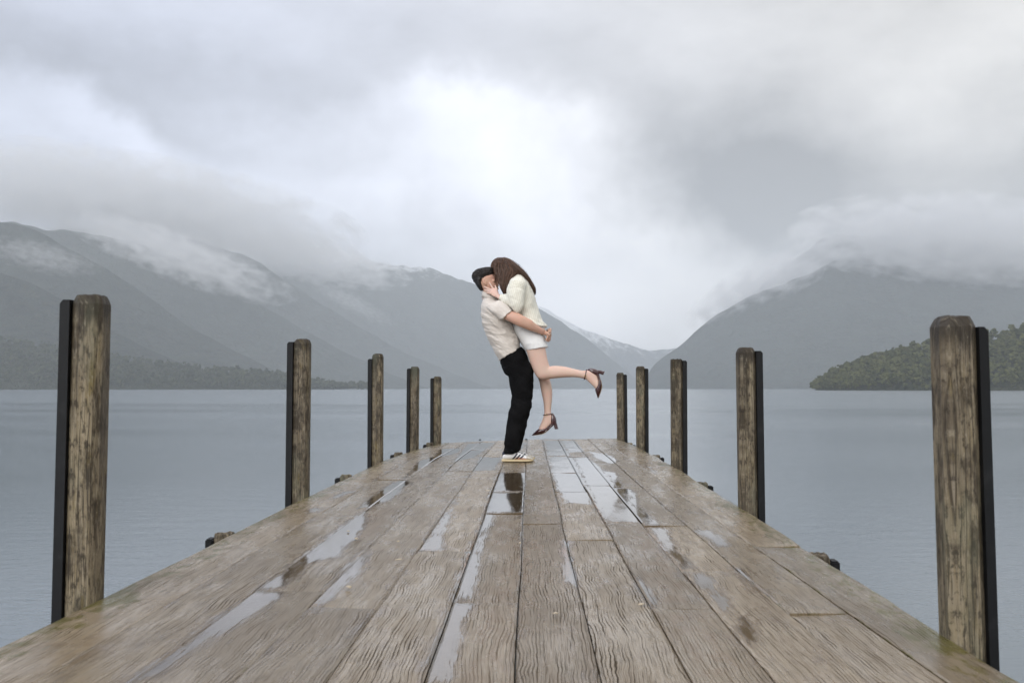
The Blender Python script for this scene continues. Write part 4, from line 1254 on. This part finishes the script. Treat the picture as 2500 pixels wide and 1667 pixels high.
# stubble-dark sideburn is part of the hair taper; bracelet on the near wrist
def torus(c, a, b, r, n=28, k=6):
    V = []
    for i in range(n):
        t = 2 * math.pi * i / n
        rad = a * math.cos(t) + b * math.sin(t); u = rad / np.linalg.norm(rad)
        w = np.cross(a, b); w /= np.linalg.norm(w)
        for j in range(k):
            s = 2 * math.pi * j / k
            V.append(c + rad + u * r * math.cos(s) + w * r * math.sin(s))
    F = [(i * k + j, ((i + 1) % n) * k + j, ((i + 1) % n) * k + (j + 1) % k, i * k + (j + 1) % k) for i in range(n) for j in range(k)]
    return np.array(V), F
plain('bracelet', [torus(P(1325.5, 813.2, -0.137), np.array([0.009, 0.004, 0.026]), np.array([-0.012, -0.027, 0.003]), 0.0026)], GOLD, man)

# ================================================================== WOMAN
woman = empty('person', (FIG.x, FIG.y, 0.0))
tag(woman, 'woman in cream knit and white shorts lifted off the deck, one heel kicked back', 'person', 'embracing couple')
hw_ = Head(1233, 663, 0.03, -20, -1, 0.93, roll=0)
wb = hw_.parts()
wb.append(loft([(1232, 668, 1254, 664, 0.02, 0.048), (1240, 680, 1263, 670, 0.01, 0.048), (1250, 694, 1276, 682, 0, 0.07)], n=20))
wb.append(loft([(1252, 690, 1284, 684, 0, 0.13), (1250, 715, 1296, 715, 0, 0.14), (1258, 750, 1304, 750, 0, 0.12), (1268, 785, 1322, 782, 0, 0.135), (1272, 812, 1324, 812, 0, 0.145), (1282, 836, 1322, 834, 0, 0.145)], n=26))
# near leg, bent back at the knee
wb.append(loft([(1280, 830, 1322, 828, -0.075, 0.075), (1282, 845, 1328, 842, -0.086, 0.078), (1285.5, 858, 1331.7, 852, -0.088, 0.080), (1291.5, 878, 1335.5, 873, -0.088, 0.073), (1299, 898, 1339.5, 889, -0.088, 0.066), (1306.5, 914, 1341.5, 894, -0.088, 0.062),
                (1314, 924, 1342.5, 895.5, -0.088, 0.060), (1324, 928, 1345, 895, -0.087, 0.057), (1336, 926.5, 1350, 894, -0.086, 0.053), (1353, 924.3, 1358, 893.8, -0.085, 0.051), (1372, 922.6, 1376, 895.3, -0.084, 0.049),
                (1390, 921.5, 1393, 899, -0.083, 0.043), (1406, 922, 1409, 903.2, -0.082, 0.036), (1418, 923.6, 1421, 905.4, -0.081, 0.032), (1427, 926, 1432, 904.5, -0.08, 0.031), (1433, 930, 1444, 902, -0.08, 0.031), (1438.5, 935, 1452, 907, -0.08, 0.031),
                (1445, 941.5, 1456, 917, -0.08, 0.031), (1451, 947.5, 1460.5, 931, -0.08, 0.034), (1455, 953, 1461.5, 945, -0.08, 0.024), (1457, 960, 1460.5, 956, -0.08, 0.012)], n=22, m=4))
# far leg hanging
wb.append(loft([(1280, 830, 1322, 828, 0.075, 0.075), (1288, 858, 1333, 852, 0.088, 0.078), (1298, 888, 1337, 884, 0.088, 0.068), (1310, 915, 1341, 911, 0.088, 0.060), (1316.5, 930, 1343, 926, 0.088, 0.056), (1320, 946, 1347, 941, 0.088, 0.053),
                (1322.5, 960, 1349, 956, 0.088, 0.051), (1326.5, 978, 1348.5, 976, 0.088, 0.044), (1328.7, 996, 1346.5, 996, 0.088, 0.034), (1329, 1008, 1346.5, 1009, 0.088, 0.031), (1327, 1018, 1352, 1020, 0.088, 0.031), (1322.5, 1030, 1353, 1029, 0.088, 0.030),
                (1318, 1041, 1341, 1041.5, 0.088, 0.031), (1313.5, 1050, 1329, 1052.5, 0.088, 0.031), (1310, 1055, 1317, 1058, 0.088, 0.022), (1305.5, 1059.5, 1309, 1060.8, 0.088, 0.012)], n=22, m=4))
# arms inside the sleeves
def w_arm(sg, mir):
    return [loft([(1248, 690, 1277, 690, sg * 0.15, 0.05), (1246, 715, 1274, 717, sg * 0.19, 0.043), (1250, 742, 1272, 744, sg * 0.215, 0.038), (1252, 758, 1268, 754, sg * 0.215, 0.034)], n=16),
            loft([(1254, 759, 1265, 742, sg * 0.215, 0.034), (1241, 747, 1250, 730, sg * 0.195, 0.032), (1227, 738, 1234, 725.5, sg * 0.16, 0.026), (1216, 731.5, 1222, 722.5, sg * 0.138, 0.022)], n=16)]
wb += w_arm(-1, 0); wb += w_arm(1, 0)
def w_hand(sg):
    y0 = sg * 0.128; q = []
    q.append(loft3([(P(1218, 727, y0 - sg * -0.006), np.array([0.012, 0, 0.012]), np.array([0, 0.014, 0])), (P(1211, 720.5, y0), np.array([0.021, 0, 0.021]), np.array([0.004, 0.0135, 0])),
                    (P(1203.5, 713.5, sg * 0.116), np.array([0.023, 0, 0.024]), np.array([0, 0.012, 0])), (P(1201, 711, sg * 0.110), np.array([0.020, 0, 0.022]), np.array([0, 0.009, 0]))], n=16))
    q.append(finger([P(1205.5, 708, sg * 0.112), P(1201.5, 701.5, sg * 0.106), P(1198, 696, sg * 0.100), P(1195.8, 691.5, sg * 0.094)], 0.0090, 0.0065))
    q.append(finger([P(1201.5, 710.5, sg * 0.110), P(1194, 707, sg * 0.101), P(1188, 704.3, sg * 0.092), P(1182.5, 702.3, sg * 0.083)], 0.0092, 0.0066))
    q.append(finger([P(1200.2, 715, sg * 0.110), P(1193, 712.5, sg * 0.100), P(1187.5, 710.5, sg * 0.090), P(1183.5, 709, sg * 0.081)], 0.0088, 0.0064))
    q.append(finger([P(1201, 719.5, sg * 0.110), P(1195.5, 718.5, sg * 0.102), P(1191, 717.3, sg * 0.094), P(1187.5, 716.3, sg * 0.087)], 0.0080, 0.0058))
    q.append(finger([P(1213, 717, sg * 0.122), P(1214, 710, sg * 0.114), P(1211.5, 704, sg * 0.106), P(1209.8, 699.5, sg * 0.098)], 0.0102, 0.0074))
    return q
wb += w_hand(-1); wb += w_hand(1)
solid('body', wb, SKIN_W, woman, voxel=0.0045, smooth=3)
plain('ring', [torus(P(1197.3, 713.9, -0.106), np.array([0.002, 0, 0.0102]), np.array([0, 0.0102, 0]), 0.0016)], SILVER, woman)

# jumper
def knit_disp(co, no):
    x, y, z = co[:, 0], co[:, 1], co[:, 2]
    f = np.abs(fbm(x * 9 + y * 4, z * 8 - x * 5, 45, 3)) * -0.016 + 0.003
    hem = np.exp(-((z - 1.22 + 0.0 * x) / 0.05) ** 2)
    g = 0.010 * fbm(x * 6, z * 30 + x * 12, 47, 3) * (0.4 + hem)
    return f + g
kb = [loft([(1247, 672, 1274, 667, 0.0, 0.062), (1246, 679, 1283, 673, 0, 0.11), (1243, 690, 1292, 689, 0, 0.165), (1241, 702, 1298.5, 702, 0, 0.185), (1240, 718, 1304, 716, 0, 0.19), (1242, 738, 1310, 738, 0, 0.188), (1246, 755, 1315, 755, 0, 0.182), (1250, 770, 1320, 769, 0, 0.185),
            (1254, 782, 1327, 782, 0, 0.19), (1257, 791, 1334, 791, 0, 0.19), (1258, 797, 1338, 797, 0, 0.188), (1260, 801, 1335, 800, 0, 0.178)], n=36, m=4)]
for sg in (-1, 1):
    kb.append(loft([(1250, 684, 1280, 680, sg * 0.115, 0.07), (1243, 696, 1286, 693, sg * 0.162, 0.074), (1238.5, 712, 1285, 712, sg * 0.192, 0.080), (1240, 730, 1283, 732, sg * 0.212, 0.080), (1244.5, 748, 1279, 750, sg * 0.225, 0.074), (1252, 761, 1273, 764, sg * 0.228, 0.060), (1259, 768, 1268, 769, sg * 0.228, 0.035)], n=26))
    kb.append(loft([(1266, 768, 1268, 738, sg * 0.222, 0.052), (1254, 761, 1258, 731, sg * 0.215, 0.056), (1240, 751, 1246, 726, sg * 0.198, 0.053), (1230, 744, 1236, 722.5, sg * 0.175, 0.046), (1224.5, 739, 1230, 722.5, sg * 0.160, 0.036), (1219, 735.5, 1225, 721.5, sg * 0.147, 0.032), (1218, 735, 1224, 721, sg * 0.145, 0.032)], n=24))
jumper = solid('jumper', kb, KNIT, woman, voxel=0.0045, smooth=4, disp=knit_disp)
# shoulder seam ridges of the knit on the near sleeve
bvj = BVHTree.FromPolygons([v.co[:] for v in jumper.data.vertices], [p.vertices[:] for p in jumper.data.polygons])
for k in range(5):
    pts_ = []
    for t in np.linspace(0, 1, 9):
        p = P(1245.5 + t * 35, 697 + k * 3.6 - 5.5 * math.sin(math.pi * (t * 0.9 + 0.05)) + t * 1.5, -0.6)
        hit = bvj.ray_cast(Vector(p), Vector((0, 1, 0)))[0]
        if hit is not None: pts_.append((hit.x, hit.y, hit.z, 0.0036))
    plain('knit_ridge', [chain(pts_, n=6)], KNIT, jumper)

# shorts
def short_disp(co, no):
    return np.abs(fbm(co[:, 0] * 9, co[:, 2] * 9 + co[:, 1] * 5, 61, 3)) * -0.010 + 0.002
solid('shorts', [loft([(1250, 793, 1332, 796, 0, 0.165), (1254, 806, 1330, 808, 0, 0.169), (1260, 818, 1330, 818, 0, 0.174), (1266.5, 829, 1332.5, 826, 0, 0.180), (1273, 841, 1335, 836, 0, 0.185), (1280, 854, 1338, 844.5, 0, 0.188), (1283, 858.5, 1339, 848, 0, 0.188)], n=36, m=4, expo=2.4)],
      WHITE, woman, voxel=0.0045, smooth=3, disp=short_disp)

# court shoes with block heels: drawn for the hanging foot, turned for the kicked-back one
def court_shoe(tr, yc, strap):
    def Q(x, y, yy=0.0):
        a, b = tr(x, y); return P(a, b, yc + yy)
    def lf(secs, **kw):
        S = []
        for (ax, ay, bx, by, hd) in secs:
            A, B = Q(ax, ay), Q(bx, by); S.append(((A + B) / 2, (B - A) / 2, np.array([0, hd, 0])))
        return loft3(S, **kw)
    up = solid('shoe', [
        lf([(1298.2, 1063.3, 1299.6, 1063.6, 0.003), (1303, 1058, 1306, 1063, 0.017), (1308.5, 1052.5, 1313, 1061.8, 0.029), (1314, 1047.6, 1322, 1060, 0.037), (1320.5, 1046.5, 1329, 1057, 0.038), (1328, 1046.8, 1336, 1051, 0.037), (1335.5, 1044.5, 1340, 1046.5, 0.034)], n=20),      # toe box
        lf([(1329, 1053.5, 1332, 1057.5, 0.036), (1337, 1046, 1340.5, 1050, 0.033), (1344, 1037, 1348, 1043, 0.030), (1350, 1029, 1353, 1038, 0.031), (1354, 1026, 1359, 1034, 0.026)], n=16),      # shank
        lf([(1346, 1009, 1351, 1009.5, 0.014), (1345, 1015, 1354.5, 1014, 0.028), (1343.5, 1022, 1358, 1021, 0.0345), (1343, 1029, 1359.3, 1028, 0.035), (1345, 1036, 1358, 1035, 0.031)], n=20)],    # heel cup
        PATENT, woman, voxel=0.003, smooth=2)
    plain('heel', [lf([(1349.5, 1033, 1359.3, 1031, 0.027), (1351.8, 1037.5, 1361, 1036.5, 0.024), (1353.5, 1043, 1362.4, 1042.6, 0.023), (1354.6, 1048.4, 1364.2, 1048, 0.024)], n=16, expo=3.5)], PATENT, up)
    plain('sole', [lf([(1299, 1063.4, 1299.2, 1064.2, 0.004), (1308, 1062.2, 1308.6, 1063.4, 0.025), (1320, 1060.2, 1321, 1061.4, 0.036), (1330, 1056.6, 1331.2, 1057.8, 0.034), (1340, 1048.8, 1341.2, 1049.8, 0.026)], n=14)], TAN, up)
    cx, cy, ax, ay, hd = strap
    plain('ankle_strap', [torus(P(cx, cy, yc), np.array([ax * PXM, 0, -ay * PXM]), np.array([0, hd, 0]), 0.0042, n=32, k=8)], PATENT, up)
    plain('buckle', [torus(P(cx - ax * 0.25, cy - ay * 0.25, yc - hd * 1.02), np.array([0.007, 0, 0]), np.array([0, 0, 0.008]), 0.0016, n=12, k=5)], GOLD, up)
court_shoe(lambda x, y: (x, y), 0.088, (1337.5, 1012.2, 11.0, -1.5, 0.036))
ca, sa = math.cos(R(-62.5)), math.sin(R(-62.5))
def near_tr(x, y):
    u, v = x - 1299, y - 1063
    return 1458 + u * ca - v * sa, 972 + u * sa + v * ca
court_shoe(near_tr, -0.08, (1427.8, 915.2, 2.8, -12.3, 0.036))

# long brown hair: cap, near curtain, sheet down her back
rr = np.random.default_rng(8)
cap = [(1216, 627.5, 1232, 627.5, 0.025, 0.02), (1207, 633, 1243, 631.5, 0.025, 0.062), (1201, 641.5, 1252, 640, 0.025, 0.085), (1199, 651, 1260, 650, 0.025, 0.095), (1200, 660, 1267, 659, 0.023, 0.098), (1204.5, 668, 1270, 667, 0.02, 0.098), (1212, 676, 1266, 677, 0.02, 0.092), (1219, 686, 1257, 688, 0.015, 0.08)]
cur = [(1212, 640, 1244, 638, -0.045, 0.03), (1208.5, 652, 1256, 650, -0.060, 0.035), (1208, 663, 1263, 661, -0.070, 0.036), (1211, 672, 1262, 671, -0.080, 0.036), (1216, 682, 1251, 684, -0.092, 0.036), (1220, 694, 1245, 696, -0.105, 0.034), (1224, 706, 1241, 708, -0.115, 0.030), (1228.5, 716, 1239.5, 718, -0.120, 0.024), (1233, 725, 1238, 726, -0.122, 0.012)]
bak = [(1232, 640, 1244, 632, 0.02, 0.05), (1244, 655, 1258, 643, 0.01, 0.085), (1256, 668, 1271, 655, 0, 0.095), (1269, 677, 1284, 668, 0, 0.095), (1281, 687, 1293, 680, 0, 0.09), (1290, 699, 1301, 693, 0, 0.082), (1297.5, 708, 1306.5, 703, 0, 0.07), (1302, 715, 1308, 712, 0, 0.05), (1305, 720, 1307.5, 719, 0, 0.022)]
def whair_disp(co, no):
    return 0.006 * fbm(co[:, 0] * 60 + co[:, 1] * 50, co[:, 2] * 9, 71, 3)
wh = solid('hair', [loft(cap, n=26), loft([(a, b, c, d, e, f * 0.8) for a, b, c, d, e, f in cur], n=22), loft(bak, n=24)], HAIR_W, woman, voxel=0.0045, smooth=3, disp=whair_disp)
add_tone(wh, 3, 0, 0.5)
L = loft_lines(cap, 500, rr, 0.99, 1.04, t0=(0, 0.3), t1=(0.6, 1.0), wob=0.003)
L += loft_lines(cur, 620, rr, 0.85, 1.12, t0=(0, 0.35), t1=(0.7, 1.0), wob=0.004)
L += loft_lines(bak, 520, rr, 0.92, 1.10, t0=(0, 0.3), t1=(0.75, 1.0), wob=0.004)
strands('hair_strands', L, 0.0014, HAIR_W, wh, 9)
LK = loft_lines(cap, 110, rr, 0.99, 1.03, t0=(0, 0.2), t1=(0.8, 1.0), wob=0.002) + loft_lines(cur, 120, rr, 0.95, 1.05, t0=(0, 0.3), t1=(0.75, 1.0), wob=0.004) + loft_lines(bak, 100, rr, 0.95, 1.05, t0=(0, 0.3), t1=(0.8, 1.0), wob=0.004)
strands('hair_locks', LK, 0.0048, HAIR_W, wh, 19)
fly = loft_lines(bak, 40, rr, 1.15, 1.7, t0=(0, 0.3), t1=(0.5, 1.0), wob=0.010) + loft_lines(cap, 40, rr, 1.04, 1.10, t0=(0, 0.2), t1=(0.4, 0.9), wob=0.008) + loft_lines(cur, 36, rr, 1.1, 1.35, t0=(0.3, 0.5), t1=(0.7, 1.0), wob=0.008)
strands('flyaway_hair', fly, 0.0006, HAIR_W, wh, 10)

# ------------------------------------------------------------------ air: haze box and low cloud on the mountains
def volume_mat(name, build):
    m, nt, out = material(name)
    pv = nt.new('ShaderNodeVolumePrincipled')
    pv.inputs['Color'].default_value = (0.905, 0.957, 1.0, 1)
    pv.inputs['Anisotropy'].default_value = 0.0
    build(nt, pv)
    nt.l.new(pv.outputs[0], out.inputs['Volume'])
    return m

HAZE_DENSITY = 1.6e-4
def _haze(nt, pv):
    pv.inputs['Density'].default_value = HAZE_DENSITY
hz = box_mesh('haze', (-7600, -1500, WATER_Z - 6), (7600, 9200, 1180), None, None)
hz.data.materials.clear(); hz.data.materials.append(volume_mat('haze_air', _haze))
tag(hz, 'thin even mist in the air over the whole lake', kind='stuff')

def mist(px, py, dist, hx, hz_, hy, rot, dens, nscale, thr, label, seed):
    """bank of low cloud, a noisy ellipsoid of droplets; sizes in frame pixels sideways/upwards, metres in depth"""
    k = dist / F_PX
    def build(nt, pv):
        pv.inputs['Color'].default_value = (0.985, 0.99, 1.0, 1)
        tc_ = nt.new('ShaderNodeTexCoord')
        o = tc_.outputs['Object']
        r2 = nt.vmath('DOT_PRODUCT', o, o)
        fall = nt.ramp(r2, 0.0, 1.0, 1.0, 0.0, smooth=False)
        n = nt.noise(nt.vmath('ADD', nt.vmath('MULTIPLY', o, (hx / hz_ * 0.55, 1.2, 1.0)), (seed * 3.7, seed, 0)), nscale * 1.25, 4, 0.62)
        d = nt.math('MULTIPLY_ADD', fall, 0.42, nt.math('MULTIPLY', nt.math('SUBTRACT', n, thr + 0.255), 2.0))
        d = nt.math('MULTIPLY', nt.math('MAXIMUM', d, 0.0), dens * 3.0)
        nt.l.new(d, pv.inputs['Density'])
    bm = bmesh.new(); bmesh.ops.create_icosphere(bm, subdivisions=3, radius=1.0)
    me = bpy.data.meshes.new('mist'); bm.to_mesh(me); bm.free()
    me.materials.append(volume_mat('mist_droplets', build))
    ob = bpy.data.objects.new('mist', me); col.objects.link(ob)
    ob.location = ((px - VPX) * k, dist, CAM_H + (HZY - py) * k)
    ob.rotation_euler = (0, R(rot), 0)
    ob.scale = (hx * k, hy, hz_ * k)
    tag(ob, label, kind='stuff')
    return ob

mist(400, 585, 3350, 300, 62, 240, 20, 0.0065, 2.6, 0.30, 'wisps of low cloud between the left spurs', 1)
mist(620, 570, 5200, 340, 62, 400, 13, 0.007, 2.6, 0.28, 'low cloud along the crest of the left range', 2)
mist(240, 455, 4300, 620, 125, 400, 9, 0.0058, 2.8, 0.25, 'long grey cloud bank hiding the left peaks', 3)
mist(2230, 560, 3780, 430, 115, 330, 5, 0.0070, 3.0, 0.25, 'cloud hiding the top of the right mountain', 4)
mist(1770, 650, 4080, 220, 64, 300, -26, 0.0065, 2.4, 0.28, 'grey cloud hanging on the shoulder of the right mountain', 5)
mist(80, 585, 2650, 150, 42, 110, 12, 0.0035, 3.2, 0.31, 'faint mist patch in the hollow at the far left', 6)
mist(800, 690, 5000, 130, 26, 150, 28, 0.003, 3.5, 0.31, 'thin torn wisp low on the left range', 7)
